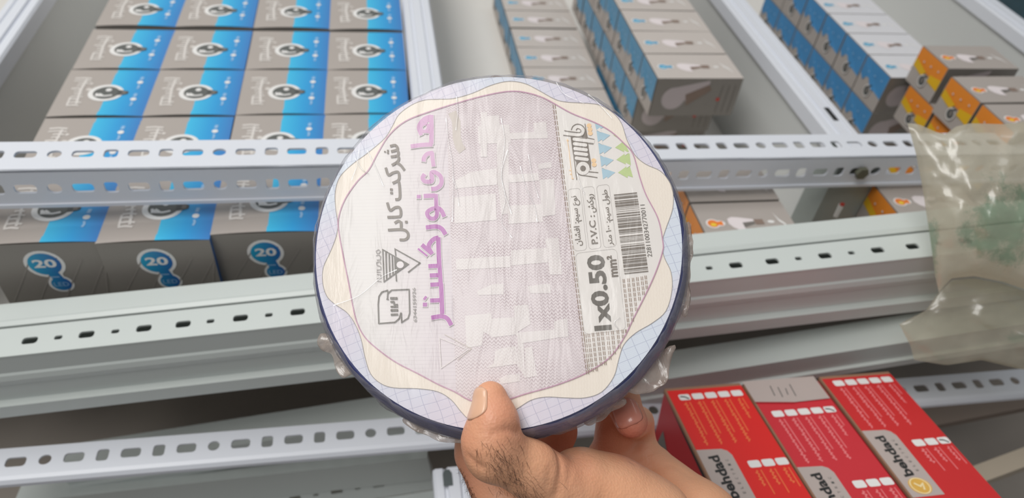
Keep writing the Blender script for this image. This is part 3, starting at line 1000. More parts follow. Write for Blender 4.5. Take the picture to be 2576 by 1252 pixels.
def red_carton(i, du, dv, grayflap, name_lab, checked, logo_v, cb_v, cb2_v, txt_end, txtmat):
    root = empty('red_carton', RO + Vector((du, 0, 0)))
    root.rotation_euler = (0, 0, 0)
    e1, e2 = Vector((1, 0, 0)), Vector((0, -math.cos(TILT), math.sin(TILT)))
    n = Vector((0, math.sin(TILT), math.cos(TILT)))
    T = lambda u, v_, h=0.0: e1 * u + e2 * (v_ + dv) + n * h
    mb = MB()
    m = M_RED[i]
    P = [T(0, 0), T(RW, 0), T(RW, RL), T(0, RL), T(0, 0, -RH), T(RW, 0, -RH), T(RW, RL, -RH), T(0, RL, -RH)]
    mb.mesh([P[0], P[1], P[2], P[3]], [(0, 1, 2, 3)], m)
    for q in ((0, 1, 5, 4), (1, 2, 6, 5), (2, 3, 7, 6), (4, 5, 6, 7)):
        mb.mesh([P[k] for k in q], [(0, 1, 2, 3)], m)
    mb.mesh([P[0], P[3], P[7], P[4]], [(0, 1, 2, 3)], M_REDSIDE)
    s = Flat(mb, lambda u, v_, h: T(-0.0003 - h, u, v_))          # left side: u along, v down
    s.poly([(0.012, -0.030), (0.034, -0.045), (0.030, -0.09), (0.004, -0.06)], M_MIDINK, 0)
    s.poly([(0.036, -0.04), (0.05, -0.05), (0.046, -0.085), (0.032, -0.07)], M_GREYSHADE, 0.0001)
    mb.build('carton_body', root)
    # lid flap: kraft edge all round, dark gap along the left side
    mb = MB()
    g = 0.0016
    for q in ([T(0, -0.0012, 0.0012), T(RW, -0.0012, 0.0012), T(RW, g, 0.0012), T(0, g, 0.0012)],
              [T(-0.0006, 0, 0.0012), T(g * 0.6, 0, 0.0012), T(g * 0.6, RL, 0.0012), T(-0.0006, RL, 0.0012)]):
        mb.face(q, M_KRAFT)
    mb.face([T(0, -0.0012, 0.0012), T(RW, -0.0012, 0.0012), T(RW, -0.0012, -0.004), T(0, -0.0012, -0.004)], M_KRAFT)
    mb.face([T(-0.0006, 0, 0.0012), T(-0.0006, RL, 0.0012), T(-0.0006, RL, -0.0012), T(-0.0006, 0, -0.0012)], M_KRAFT)
    if i == 0:
        mb.face([T(-0.0007, 0.012, -0.0012), T(-0.0007, 0.080, -0.0012), T(-0.0007, 0.084, -0.0045), T(-0.0007, 0.04, -0.003)], M_BLACK)
    f = Flat(mb, lambda u, v_, h: T(u, v_, 0.0013 + h))
    f.rect(g * 0.6, g, RW, RL, m, 0)
    if grayflap:
        f.poly([(0, -0.003), (RW - 0.001, -0.003), (RW - 0.001, grayflap + 0.0025), (RW / 2, grayflap + 0.0035), (0, grayflap)], M_LOGOGREY, 0.0009)
        f.poly([(0, grayflap), (RW / 2, grayflap + 0.0035), (RW / 2, grayflap + 0.0042), (0, grayflap + 0.0007)], M_REDSIDE, 0.0008)
        for k in range(4):
            f.stroke([(0.020 + 0.0055 * k, 0.004 + 0.002 * (k % 3)), (0.0185 + 0.0055 * k, 0.015 + 0.002 * (k % 2))], 0.0007, M_DARKINK, 0.001)
    cbw = 0.0088
    rng = random.Random(30 + i)

    def scribble(u, v0, v1, wd):
        pts = []
        v_ = v0
        k = 0
        while v_ < v1:
            pts.append((u + 0.0009 * math.sin(k * 2.4) + rng.uniform(-0.0004, 0.0004), v_))
            v_ += 0.0011
            k += 1
        f.stroke(pts, wd, txtmat, 0.0001)

    for k in range(5):
        u = 0.0078 + k * 0.0106
        f.poly(rrect(u, cb_v, u + cbw, cb_v + 0.0062, 0.0015, 3), M_WHITEINK, 0.0001)
        end = txt_end if k < 4 else cb_v + 0.030
        scribble(u + 0.0030, cb_v + 0.0085, end, 0.0010)
        f.stroke([(u + 0.0064, cb_v + 0.0085), (u + 0.0064, end - 0.010)], 0.0008, txtmat, 0.0001)
    for k in range(3):
        u = 0.0322 + k * 0.0102
        f.poly(rrect(u, cb2_v, u + cbw, cb2_v + 0.0062, 0.0015, 3), M_WHITEINK, 0.0001)
        scribble(u + 0.0030, cb2_v + 0.0085, cb2_v + 0.022, 0.0010)
        f.stroke([(u + 0.0064, cb2_v + 0.0085), (u + 0.0064, cb2_v + (0.029 if k < 2 else 0.025))], 0.0008, txtmat, 0.0001)
    if checked is not None:
        row, k = checked
        u, vv = (0.0078 + k * 0.0106, cb_v) if row == 0 else (0.0322 + k * 0.0102, cb2_v)
        f.stroke([(u + 0.0012, vv + 0.0022), (u + 0.0045, vv + 0.0028), (u + 0.0072, vv + 0.0052)], 0.0012, M_BLACK, 0.0002)
    # logo panel with the maker's word reading from front to back
    LV0 = logo_v
    f.poly([(0.0008, LV0), (0.019, LV0 + 0.001), (0.0225, LV0 + 0.003), (0.0245, LV0 + 0.007), (0.0245, LV0 + 0.060), (0.0008, LV0 + 0.060)], M_LOGOGREY, 0.0001)
    f.text('behdad', (0.0145, LV0 + 0.0425), (0.0145, LV0 + 0.0060), 0.0080, M_BLACK, 0.0002, 0.035, up=(-1, 0.12))
    for q, ch in enumerate('ELECTRIC'):
        vv = LV0 + 0.0395 - q * 0.0039
        f.text(ch, (0.0198, vv), (0.0198, vv - 0.0016), 0.0020, M_DARKINK, 0.0002, up=(-1, 0))
    f.disc(0.012, LV0 + 0.0515, 0.0078, 0.0070, M_GOLD, 0.0002)
    f.ring(0.012, LV0 + 0.0515, 0.0060, 0.0068, pm('pale_gold_ink', (246, 226, 176), 0.4, 0.05, 80), 0.0003)
    f.stroke([(0.009, LV0 + 0.049), (0.012, LV0 + 0.052), (0.015, LV0 + 0.050), (0.013, LV0 + 0.055)], 0.0014, pm('pale_gold_ink', (246, 226, 176)), 0.0003)
    mb.build('lid_flap', root)
    tag(root, name_lab, 'carton', 'red electrical cartons')
    return root


red_carton(0, 0.0, 0.0, 0, 'bright red carton leaning at lower right, leftmost, touching the hand', (0, 0), 0.0610, 0.0065, 0.0745, 0.0580, M_ORTEXT)
red_carton(1, 0.0640, 0.0015, 0.0195, 'rose red carton with a grey flap, between the other two red ones', (0, 4), 0.0825, 0.0295, 0.0980, 0.0800, M_PKTEXT)
red_carton(2, 0.1297, 0.0, 0, 'red carton with gold round emblem showing, rightmost of the three', (1, 2), 0.0575, 0.0045, 0.0700, 0.0560, M_PKTEXT)

# low tray that carries the red cartons
mb = MB()
e2 = Vector((0, -math.cos(TILT), math.sin(TILT)))
n = Vector((0, math.sin(TILT), math.cos(TILT)))
q0 = RO + n * -(RH + 0.0005)
V = []
for x in (0.004, 0.186):
    for s, h in ((-0.005, 0), (0.19, 0), (0.19, -0.004), (-0.005, -0.004)):
        V.append(q0 + Vector((x, 0, 0)) + e2 * s + n * h)
mb.mesh(V, [(0, 1, 2, 3), (7, 6, 5, 4), (0, 4, 5, 1), (1, 5, 6, 2), (2, 6, 7, 3), (3, 7, 4, 0)], M_DIRT)
zb = -0.815
for x in (0.006, 0.18):
    for s in (0.0, 0.185):
        p0 = q0 + Vector((x, 0, 0)) + e2 * s + n * -0.004
        mb.box((p0.x, p0.y - 0.003, zb), (p0.x + 0.004, p0.y + 0.003, p0.z + 0.001), M_BLACK)
tag(mb.build('sloping_tray'), 'sloping metal tray underneath the three red cartons', 'tray')


# ================================================================== WIRE SPOOL
SPC = Vector(at(1247, 607, t=0.318))
_n = -FWD + RIGHT * -0.08 - DOWN * 0.29
SN = Vector(_n).normalized()
SU = (Vector(RIGHT) - SN * Vector(RIGHT).dot(SN)).normalized()
SV = SN.cross(SU)
spool = empty('wire_spool', SPC)
spool.matrix_world = Matrix(((SU.x, SV.x, SN.x, SPC.x), (SU.y, SV.y, SN.y, SPC.y), (SU.z, SV.z, SN.z, SPC.z), (0, 0, 0, 1)))
tag(spool, 'shrink wrapped round wire spool with a pinkish printed label, held in the hand', 'wire spool')


def disc_uv(x, y):
    d = Vector(ray(x, y))
    q = d * (SPC.dot(SN) / d.dot(SN)) - SPC
    return q.dot(SU), q.dot(SV)


class PxFlat(Flat):
    """the label's printing, measured on the photograph and laid on the label plane"""

    def __init__(self, mb, base=0.0, ox=0.0, oy=0.0, sc=1.0):
        def fn(x, y, h):
            u, v_ = disc_uv(ox + x / sc, oy + y / sc)
            return (u, v_, base + h)
        super().__init__(mb, fn)


def node_mat(name):
    m = bpy.data.materials.new(name)
    m.use_nodes = True
    nt = m.node_tree
    return m, nt, nt.nodes['Principled BSDF'], nt.nodes.new


def line_node(nt, src, freq, lo, hi):
    """periodic thin lines from a scalar socket: 1 on the line"""
    a = nt.nodes.new('ShaderNodeMath'); a.operation = 'MULTIPLY'; a.inputs[1].default_value = freq
    nt.links.new(src, a.inputs[0])
    b = nt.nodes.new('ShaderNodeMath'); b.operation = 'FRACT'
    nt.links.new(a.outputs[0], b.inputs[0])
    c = nt.nodes.new('ShaderNodeMath'); c.operation = 'SUBTRACT'; c.inputs[1].default_value = 0.5
    nt.links.new(b.outputs[0], c.inputs[0])
    d = nt.nodes.new('ShaderNodeMath'); d.operation = 'ABSOLUTE'
    nt.links.new(c.outputs[0], d.inputs[0])
    e = nt.nodes.new('ShaderNodeMapRange'); e.inputs['From Min'].default_value = lo; e.inputs['From Max'].default_value = hi
    nt.links.new(d.outputs[0], e.inputs['Value'])
    return e.outputs[0]


def mixc(nt, fac, a, b):
    mx = nt.nodes.new('ShaderNodeMix')
    mx.data_type = 'RGBA'
    for sock, val in ((0, fac), (6, a), (7, b)):
        if isinstance(val, (int, float)):
            mx.inputs[sock].default_value = val
        elif isinstance(val, tuple):
            mx.inputs[sock].default_value = val + (1,) if len(val) == 3 else val
        else:
            nt.links.new(val, mx.inputs[sock])
    return mx.outputs[2]


def mathn(nt, op, a, b=None):
    n_ = nt.nodes.new('ShaderNodeMath')
    n_.operation = op
    for k, val in enumerate((a, b)):
        if val is None:
            continue
        if isinstance(val, (int, float)):
            n_.inputs[k].default_value = val
        else:
            nt.links.new(val, n_.inputs[k])
    return n_.outputs[0]


def guilloche():
    m, nt, b, new = node_mat('guilloche_print')
    tc = new('ShaderNodeTexCoord')
    nz = new('ShaderNodeTexNoise'); nz.inputs['Scale'].default_value = 22; nz.inputs['Detail'].default_value = 1
    nt.links.new(tc.outputs['Object'], nz.inputs['Vector'])
    cr = new('ShaderNodeValToRGB')
    cr.color_ramp.elements[0].position = 0.40
    cr.color_ramp.elements[0].color = lin((226, 219, 230)) + (1,)
    cr.color_ramp.elements[1].position = 0.60
    cr.color_ramp.elements[1].color = lin((221, 228, 238)) + (1,)
    nt.links.new(nz.outputs['Fac'], cr.inputs[0])
    wv = new('ShaderNodeTexNoise'); wv.inputs['Scale'].default_value = 30
    nt.links.new(tc.outputs['Object'], wv.inputs['Vector'])
    mv = new('ShaderNodeVectorMath'); mv.operation = 'MULTIPLY_ADD'
    mv.inputs[1].default_value = (0.006, 0.006, 0)
    nt.links.new(wv.outputs['Color'], mv.inputs[0])
    nt.links.new(tc.outputs['Object'], mv.inputs[2])
    sp = new('ShaderNodeSeparateXYZ')
    nt.links.new(mv.outputs[0], sp.inputs[0])
    s1 = mathn(nt, 'ADD', mathn(nt, 'MULTIPLY', sp.outputs[0], 0.94), mathn(nt, 'MULTIPLY', sp.outputs[1], 0.34))
    s2 = mathn(nt, 'SUBTRACT', mathn(nt, 'MULTIPLY', sp.outputs[1], 0.94), mathn(nt, 'MULTIPLY', sp.outputs[0], 0.34))
    l1 = line_node(nt, s1, 210, 0.462, 0.5)
    l2 = line_node(nt, s2, 260, 0.462, 0.5)
    fine = line_node(nt, s2, 1500, 0.30, 0.5)
    c1 = mixc(nt, mathn(nt, 'MULTIPLY', mathn(nt, 'MAXIMUM', l1, l2), 0.52), cr.outputs[0], lin((108, 112, 158)))
    c2 = mixc(nt, mathn(nt, 'MULTIPLY', fine, 0.10), c1, lin((120, 120, 170)))
    nt.links.new(c2, b.inputs['Base Color'])
    b.inputs['Roughness'].default_value = 0.5
    return m


def cream():
    m, nt, b, new = node_mat('cream_band_print')
    tc = new('ShaderNodeTexCoord')
    w = new('ShaderNodeTexWave'); w.inputs['Scale'].default_value = 260; w.inputs['Distortion'].default_value = 6; w.inputs['Detail Scale'].default_value = 2.5
    nt.links.new(tc.outputs['Object'], w.inputs['Vector'])
    nt.links.new(mixc(nt, mathn(nt, 'MULTIPLY', w.outputs['Fac'], 0.5), lin((245, 234, 220)), lin((238, 225, 210))), b.inputs['Base Color'])
    b.inputs['Roughness'].default_value = 0.5
    return m


def panel_white():
    m, nt, b, new = node_mat('label_centre_print')
    tc = new('ShaderNodeTexCoord')
    sp = new('ShaderNodeSeparateXYZ')
    nt.links.new(tc.outputs['Object'], sp.inputs[0])
    nz = new('ShaderNodeTexNoise'); nz.inputs['Scale'].default_value = 60
    nt.links.new(tc.outputs['Object'], nz.inputs['Vector'])
    lines = line_node(nt, sp.outputs[1], 620, 0.33, 0.5)
    mr = new('ShaderNodeMapRange'); mr.inputs['From Min'].default_value = -0.055; mr.inputs['From Max'].default_value = -0.022
    nt.links.new(sp.outputs[0], mr.inputs['Value'])
    base = mixc(nt, mr.outputs[0], lin((232, 227, 223)), lin((223, 212, 215)))
    fac = mathn(nt, 'MULTIPLY', mathn(nt, 'MULTIPLY', lines, nz.outputs['Fac']), mathn(nt, 'ADD', mathn(nt, 'MULTIPLY', mr.outputs[0], 0.25), 0.10))
    nt.links.new(mixc(nt, fac, base, lin((150, 128, 140))), b.inputs['Base Color'])
    b.inputs['Roughness'].default_value = 0.5
    return m


def picture(name, base, dark, strength, px_mask=True):
    """engraved halftone of wavy hair-lines"""
    m, nt, b, new = node_mat(name)
    tc = new('ShaderNodeTexCoord')
    sp = new('ShaderNodeSeparateXYZ')
    nt.links.new(tc.outputs['Object'], sp.inputs[0])
    n1 = new('ShaderNodeTexNoise'); n1.inputs['Scale'].default_value = 75; n1.inputs['Detail'].default_value = 3
    nt.links.new(tc.outputs['Object'], n1.inputs['Vector'])
    w = mathn(nt, 'SINE', mathn(nt, 'MULTIPLY', sp.outputs[0], 3600))
    yy = mathn(nt, 'ADD', sp.outputs[1], mathn(nt, 'MULTIPLY', w, 0.00042))
    yy = mathn(nt, 'ADD', yy, mathn(nt, 'MULTIPLY', n1.outputs['Fac'], 0.004))
    l1 = line_node(nt, yy, 720, 0.22, 0.42)
    n2 = new('ShaderNodeTexNoise'); n2.inputs['Scale'].default_value = 48; n2.inputs['Detail'].default_value = 2
    mp = new('ShaderNodeMapping'); mp.inputs['Scale'].default_value = (1.0, 1.6, 1)
    nt.links.new(tc.outputs['Object'], mp.inputs['Vector'])
    nt.links.new(mp.outputs[0], n2.inputs['Vector'])
    mr = new('ShaderNodeMapRange'); mr.inputs['From Min'].default_value = 0.36; mr.inputs['From Max'].default_value = 0.62
    nt.links.new(n2.outputs['Fac'], mr.inputs['Value'])
    fac = mathn(nt, 'MULTIPLY', l1, mathn(nt, 'ADD', mathn(nt, 'MULTIPLY', mr.outputs[0], strength), strength * 0.35))
    nt.links.new(mixc(nt, fac, lin(base), lin(dark)), b.inputs['Base Color'])
    b.inputs['Roughness'].default_value = 0.45
    return m


M_GUIL, M_CREAMB, M_CENTRE = guilloche(), cream(), panel_white()
M_PICT = picture('bridge_picture_print', (223, 211, 212), (150, 120, 126), 0.46)
M_PICT_L = picture('bridge_picture_light_print', (230, 222, 219), (176, 156, 156), 0.22)
M_PURPLE = grad('purple_ink_ramp', (182, 100, 176), (214, 166, 202), 1, 0.005, 0.038, 0.5)
M_INK = pm('label_grey_ink', (124, 114, 104), 0.5, 0.06, 200)
M_INKD = pm('label_dark_ink', (104, 98, 90), 0.5, 0.06, 200)
M_OUTL = pm('label_outline_white', (232, 224, 224), 0.5, 0.02, 60)
M_PINKLINE = pm('label_pink_line', (198, 152, 176), 0.5, 0.1, 900)
M_HAIR = pm('label_hairline_ink', (158, 152, 148), 0.5, 0.04, 60)
M_SIDEW = pm('label_side_panel', (235, 229, 223), 0.5, 0.02, 60)
M_BLUETRI = pm('label_blue_triangle', (172, 202, 216), 0.5, 0.08, 300)
M_GREENTRI = pm('label_green_triangle', (194, 212, 146), 0.5, 0.08, 300)
M_ORG = pm('label_orange_ink', (246, 208, 160), 0.5, 0.05, 200)
M_BEIGE = pm('label_beige_stain', (206, 194, 184), 0.5, 0.08, 300)
M_DASH = pm('label_brown_dash', (146, 122, 104), 0.5, 0.08, 200)

INNER = [(1080, 282), (1168, 255), (1226, 240), (1278, 231), (1319, 233), (1369, 248), (1436, 285), (1496, 309), (1537, 332), (1570, 362), (1592, 388), (1609, 446), (1625, 491), (1655, 550), (1667, 608),
         (1666, 634), (1649, 685), (1624, 740), (1594, 799), (1569, 850), (1531, 901), (1472, 939), (1400, 968), (1323, 990), (1255, 1010), (1191, 1009), (1144, 985), (1102, 966), (1051, 939),
         (1000, 913), (958, 884), (920, 850), (899, 812), (888, 769), (879, 719), (867, 659), (854, 590), (852, 551), (868, 503), (900, 456), (928, 428), (952, 384), (980, 340), (1020, 306)]
OUTER = [(1101, 250), (1141, 248), (1188, 235), (1235, 215), (1278, 205), (1319, 210), (1356, 228), (1396, 250), (1426, 257), (1476, 260), (1510, 265), (1543, 285), (1564, 312), (1577, 352), (1597, 390),
         (1624, 413), (1659, 429), (1679, 450), (1692, 479), (1692, 525), (1675, 575), (1665, 612), (1671, 647), (1688, 685), (1690, 731), (1675, 782), (1641, 812), (1599, 837), (1569, 867), (1556, 905),
         (1544, 947), (1514, 985), (1472, 1000), (1421, 1000), (1374, 998), (1336, 1006), (1300, 1028), (1250, 1056), (1186, 1055), (1161, 1036), (1136, 1006), (1102, 985), (1051, 977), (992, 975),
         (958, 964), (932, 939), (918, 896), (909, 854), (894, 816), (873, 786), (843, 765), (822, 744), (812, 710), (814, 672), (831, 634), (846, 595), (850, 563), (844, 519), (844, 480), (856, 444),
         (888, 412), (925, 385), (968, 348), (988, 316), (1004, 288), (1036, 264), (1068, 252)]

lab = MB()
H0 = 0.00010
RLAB = 0.0803
Nn = 128
ring = [(RLAB * math.cos(2 * math.pi * k / Nn), RLAB * math.sin(2 * math.pi * k / Nn), 0.0) for k in range(Nn)]
lab.mesh(ring + [(p[0] * 0.992, p[1] * 0.992, -0.0010) for p in ring], [tuple(range(Nn))] + [tuple(Nn + k for k in reversed(range(Nn)))] +
         [(k, (k + 1) % Nn, Nn + (k + 1) % Nn, Nn + k) for k in range(Nn)], M_GUIL)
P0 = PxFlat(lab)
outer_s, inner_s = smooth_closed(OUTER, 4), smooth_closed(INNER, 5)
P0.poly(outer_s, M_CREAMB, H0)
P0.stroke(outer_s, 1.5, M_HAIR, H0 * 2, closed=True)
P0.poly(inner_s, M_CENTRE, H0 * 2)


def clip_poly(poly, keep):
    """clip a polygon by the half plane keep(p) >= 0 (linear)"""
    out = []
    for i in range(len(poly)):
        a_, b_ = poly[i - 1], poly[i]
        ka, kb = keep(a_), keep(b_)
        if (ka >= 0) != (kb >= 0):
            t = ka / (ka - kb)
            out.append((a_[0] + (b_[0] - a_[0]) * t, a_[1] + (b_[1] - a_[1]) * t))
        if kb >= 0:
            out.append(b_)
    return out


side = lambda x0, y0, x1, y1: (lambda p: (p[0] - x0) * (y1 - y0) - (p[1] - y0) * (x1 - x0))
right_of = side(1394, 262, 1478, 936)
left_lim = side(1122, 240, 1148, 1000)
pic = clip_poly(clip_poly(inner_s, lambda p: -right_of(p)), left_lim)
P0.poly(pic, M_PICT, H0 * 3)
P0.poly(clip_poly(inner_s, right_of), M_SIDEW, H0 * 3)
# lighter blocks of the engraved bridge picture: arches, windows, piers
P6 = PxFlat(lab, 0, 1120, 230, 3.384)
for q in ([(300, 215), (460, 205), (465, 290), (345, 300)], [(280, 300), (545, 285), (560, 440), (285, 450)], [(500, 358), (870, 345), (875, 400), (505, 412)],
          [(215, 690), (440, 655), (445, 795), (80, 830), (90, 760)], [(75, 905), (430, 870), (440, 1095), (80, 1125)],
          [(440, 440), (540, 430), (545, 1040), (480, 1050), (445, 760)], [(540, 712), (790, 695), (800, 760), (545, 780)], [(530, 975), (820, 960), (830, 1110), (540, 1130)],
          [(805, 755), (925, 745), (940, 1050), (820, 1070)], [(750, 270), (860, 260), (865, 350), (755, 360)], [(790, 620), (900, 600), (905, 650), (795, 665)]):
    P6.poly(q, M_PICT_L, H0 * 4)
P7 = PxFlat(lab, 0, 1120, 580, 2.981)
for q in ([(80, 215), (490, 190), (490, 275), (85, 295)], [(492, 150), (768, 130), (770, 240), (495, 262)], [(750, 60), (850, 55), (876, 330), (785, 330)],
          [(240, 455), (345, 405), (438, 398), (440, 478), (250, 485)], [(615, 420), (700, 405), (788, 400), (790, 470), (640, 470)],
          [(150, 640), (345, 618), (350, 660), (520, 650), (530, 780), (360, 800), (290, 760), (275, 860), (160, 880)],
          [(365, 990), (375, 905), (420, 880), (535, 865), (545, 1000), (315, 1030)], [(515, 565), (625, 555), (640, 700), (545, 760), (540, 1010), (600, 1100), (590, 860), (530, 780)],
          [(540, 765), (830, 740), (835, 805), (545, 850)], [(815, 680), (915, 655), (925, 795), (820, 805)], [(600, 880), (650, 870), (690, 1090), (600, 1105)],
          [(400, 1110), (470, 1080), (560, 1075), (560, 1130), (420, 1150)]):
    P7.poly(q, M_PICT_L, H0 * 4)
P6.stroke([(60, 180), (95, 260), (100, 400), (120, 470), (150, 510)], 70, M_BEIGE, H0 * 4)
P6.stroke([(330, 180), (330, 560)], 55, M_PICT_L, H0 * 4.2)
P0.stroke(inner_s, 2.8, M_PINKLINE, H0 * 5, closed=True)


def strokes(ox, oy, sc, lst, w, mat, h, extra=0):
    f_ = PxFlat(lab, 0, ox, oy, sc)
    for s in lst:
        ww = w
        if isinstance(s, tuple):
            s, ww = s
        f_.stroke(smooth_open(s, 5) if len(s) > 2 else s, ww + extra, mat, h, ext=extra / 2)
    return f_


# large purple line of writing
PUR1 = [[(690, 86), (694, 240), (692, 390)], ([(704, 395), (600, 400), (475, 416)], 44), ([(690, 100), (625, 122), (578, 170), (560, 225), (588, 298)], 40),
        ([(648, 182), (660, 215), (640, 252), (610, 258), (582, 235), (590, 195), (620, 178), (648, 182)], 34), ([(615, 160), (690, 130)], 36), ([(640, 262), (690, 268)], 28),
        ([(712, 482), (655, 492), (618, 530), (610, 574)], 44), ([(700, 478), (704, 540), (716, 626)], 42),
        ([(622, 706), (600, 745), (622, 780), (672, 786), (700, 770), (696, 690), (750, 696), (795, 745), (792, 815), (745, 855), (690, 862)], 44),
        ([(540, 942), (580, 942)], 38), ([(612, 936), (735, 930)], 46), ([(738, 914), (742, 985), (745, 1060)], 42),
        ([(745, 1060), (690, 1074), (648, 1110), (668, 1160), (720, 1172), (752, 1130), (745, 1060)], 42), ([(745, 1052), (795, 1085), (828, 1152)], 44)]
PUR2 = [([(634, 55), (740, 44), (800, 68), (842, 128)], 46), ([(768, 160), (720, 175), (672, 225), (664, 265)], 46), ([(765, 156), (768, 290), (775, 430)], 46), ([(592, 235), (700, 330)], 44), ([(668, 262), (706, 330)], 30),
        ([(552, 276), (650, 354)], 20), ([(660, 460), (780, 455)], 44), ([(775, 425), (785, 560), (790, 660)], 44), ([(676, 558), (790, 552)], 44), ([(682, 655), (795, 648)], 44), ([(793, 640), (798, 740), (806, 960)], 46),
        ([(680, 820), (800, 815)], 44), ([(603, 862), (648, 862)], 42), ([(614, 812), (640, 776)], 26), ([(690, 1000), (800, 985), (862, 1012), (902, 1078)], 46)]
for lst, ox, oy in ((PUR1, 920, 270), (PUR2, 920, 560)):
    strokes(ox, oy, 4.173, lst, 46, M_OUTL, H0 * 6, 14)
    strokes(ox, oy, 4.173, lst, 46, M_PURPLE, H0 * 7)
# smaller dark line of writing
BLK1 = [[(258, 412), (310, 402), (335, 425), (330, 450), (268, 468)], [(330, 450), (345, 475), (335, 510), (266, 524)], [(335, 505), (350, 540), (335, 575), (276, 612)], [(325, 582), (370, 612), (410, 664)],
        ([(236, 450), (236, 468)], 20), ([(236, 474), (236, 492)], 20), ([(205, 462), (205, 478)], 20),
        [(212, 636), (240, 712), (290, 690), (340, 682), (354, 720), (345, 768), (284, 800)], [(345, 770), (356, 820), (362, 930), (350, 965), (312, 970)], ([(258, 866), (286, 866)], 24), ([(260, 902), (288, 902)], 24),
        [(228, 1002), (258, 1082), (310, 1055), (352, 1052), (370, 1085), (368, 1140), (335, 1152), (230, 1156)], [(305, 1218), (345, 1196), (372, 1215), (376, 1252)], ([(414, 1206), (442, 1206)], 26)]
BLK2 = [[(374, -10), (374, 40), (378, 76)], [(236, 80), (380, 74), (438, 100), (448, 150), (415, 180), (358, 182)]]
strokes(920, 270, 4.173, BLK1, 27, M_INK, H0 * 6)
strokes(920, 560, 4.173, BLK2, 27, M_INK, H0 * 6)
# triangle emblem
T2 = PxFlat(lab, 0, 920, 560, 4.173)
T2.stroke([(182, 285), (450, 438), (195, 622)], 11, M_INKD, H0 * 6, closed=True)
for x in (214, 248, 280, 306):
    f0, f1 = (x - 182) / 268, (x - 195) / 255
    T2.stroke([(x, 285 + 153 * f0 + 4), (x + 9, 622 - 184 * f1 - 4)], 13, M_INKD, H0 * 6)
T2.poly([(312, 358), (452, 437), (326, 528)], M_INKD, H0 * 6)
T2.disc(366, 445, 38, 36, M_OUTL, H0 * 7)
T2.stroke([(318, 350), (310, 278), (572, 425), (446, 524)], 12, M_INKD, H0 * 6)
T2.stroke([(320, 540), (325, 618)], 12, M_INKD, H0 * 6)
for s in ([(112, 300), (140, 286), (158, 305), (140, 326), (116, 320), (112, 300)], [(112, 352), (130, 340), (158, 352), (156, 392), (118, 395)], [(118, 440), (118, 418), (156, 412), (160, 440)],
          [(118, 450), (160, 462), (162, 495), (118, 500)], [(118, 520), (160, 522)], [(122, 545), (160, 548), (162, 580), (122, 592)], [(125, 615), (168, 620)]):
    T2.stroke(s, 8, M_HAIR, H0 * 6)
# standard mark
T2.stroke([(140, 1064), (134, 860), (142, 775), (172, 730), (232, 712), (236, 748)], 13, M_INKD, H0 * 6)
T2.stroke([(220, 806), (244, 806)], 12, M_INKD, H0 * 6)
T2.stroke([(230, 806), (234, 745), (275, 710), (458, 702), (464, 950), (446, 1005), (380, 1046), (376, 945)], 13, M_INKD, H0 * 6)
T2.stroke([(372, 945), (356, 1005), (310, 1046), (136, 1060)], 13, M_INKD, H0 * 6)
T2.stroke([(260, 796), (336, 796)], 26, M_INKD, H0 * 6)
T2.stroke([(262, 834), (296, 832), (306, 866), (340, 862)], 20, M_INKD, H0 * 6)
T2.stroke([(264, 884), (340, 884)], 18, M_INKD, H0 * 6.5)
T2.stroke([(264, 922), (342, 920)], 24, M_INKD, H0 * 6)
T2.stroke([(266, 968), (342, 964)], 22, M_INKD, H0 * 6)
T2.text('6344155936', (540, 1044), (526, 684), 36, M_HAIR, H0 * 6, 0.02, up=(-1, 0))
# faint ghost of the emblem lower down
G3_ = PxFlat(lab, 0, 780, 600, 2.362)
G3_.stroke([(770, 590), (940, 660), (780, 770)], 5, M_PICT_L, H0 * 6, closed=True)
G3_.stroke([(800, 570), (960, 655), (880, 720)], 4, M_BEIGE, H0 * 6)

# side panel: architectural monogram, triangles
A3 = PxFlat(lab, 0, 1390, 290, 6.261)
A3.poly([(288, 345), (545, 362), (555, 450), (610, 760), (560, 760), (372, 745), (345, 700)], M_INK, H0 * 4)
A3.poly([(455, 350), (505, 270), (520, 200), (548, 360)], M_INK, H0 * 4)
A3.poly([(372, 740), (420, 745), (372, 830)], M_INK, H0 * 4)
A3.poly([(520, 745), (606, 760), (606, 862), (560, 790)], M_INK, H0 * 4)
for (x0, y0, x1, y1) in ((340, 382, 660, 420), (345, 455, 520, 476), (352, 530, 530, 551), (362, 604, 535, 625), (374, 680, 545, 703)):
    A3.stroke([(x0, y0), (x1, y1)], 52, M_SIDEW, H0 * 5)
    A3.disc(x0, y0, 26, 26, M_SIDEW, H0 * 5, 14)
    if x1 < 600:
        A3.disc(x1, y1, 26, 26, M_SIDEW, H0 * 5, 14)
for s, w_ in (([(294, 238), (320, 180), (380, 146), (450, 158), (500, 205), (510, 255), (480, 320), (410, 342), (300, 335), (168, 320)], 12), ([(368, 242), (395, 214), (440, 235), (440, 268), (400, 276), (280, 264), (184, 248)], 12),
              ([(510, 140), (530, 260), (548, 360)], 12), ([(545, 360), (660, 386)], 10), ([(550, 448), (645, 458)], 10), ([(555, 460), (600, 862)], 12), ([(292, 345), (340, 700), (380, 1020)], 14),
              ([(378, 850), (400, 915), (440, 945), (560, 962), (706, 986)], 13), ([(500, 885), (600, 896), (720, 907)], 13)):
    A3.stroke(smooth_open(s, 4) if len(s) > 2 else s, w_, M_INK, H0 * 5)
A3.ring(478, 842, 44, 104, M_SIDEW, H0 * 5.5)
A3.disc(480, 845, 45, 45, M_INK, H0 * 6)
for x, y in ((575, 168), (588, 228), (594, 290), (648, 718), (656, 782)):
    A3.disc(x, y, 38, 34, M_ORG, H0 * 5)
A3.stroke([(232, 378), (260, 560), (290, 840), (312, 1010)], 9, M_ORG, H0 * 5)
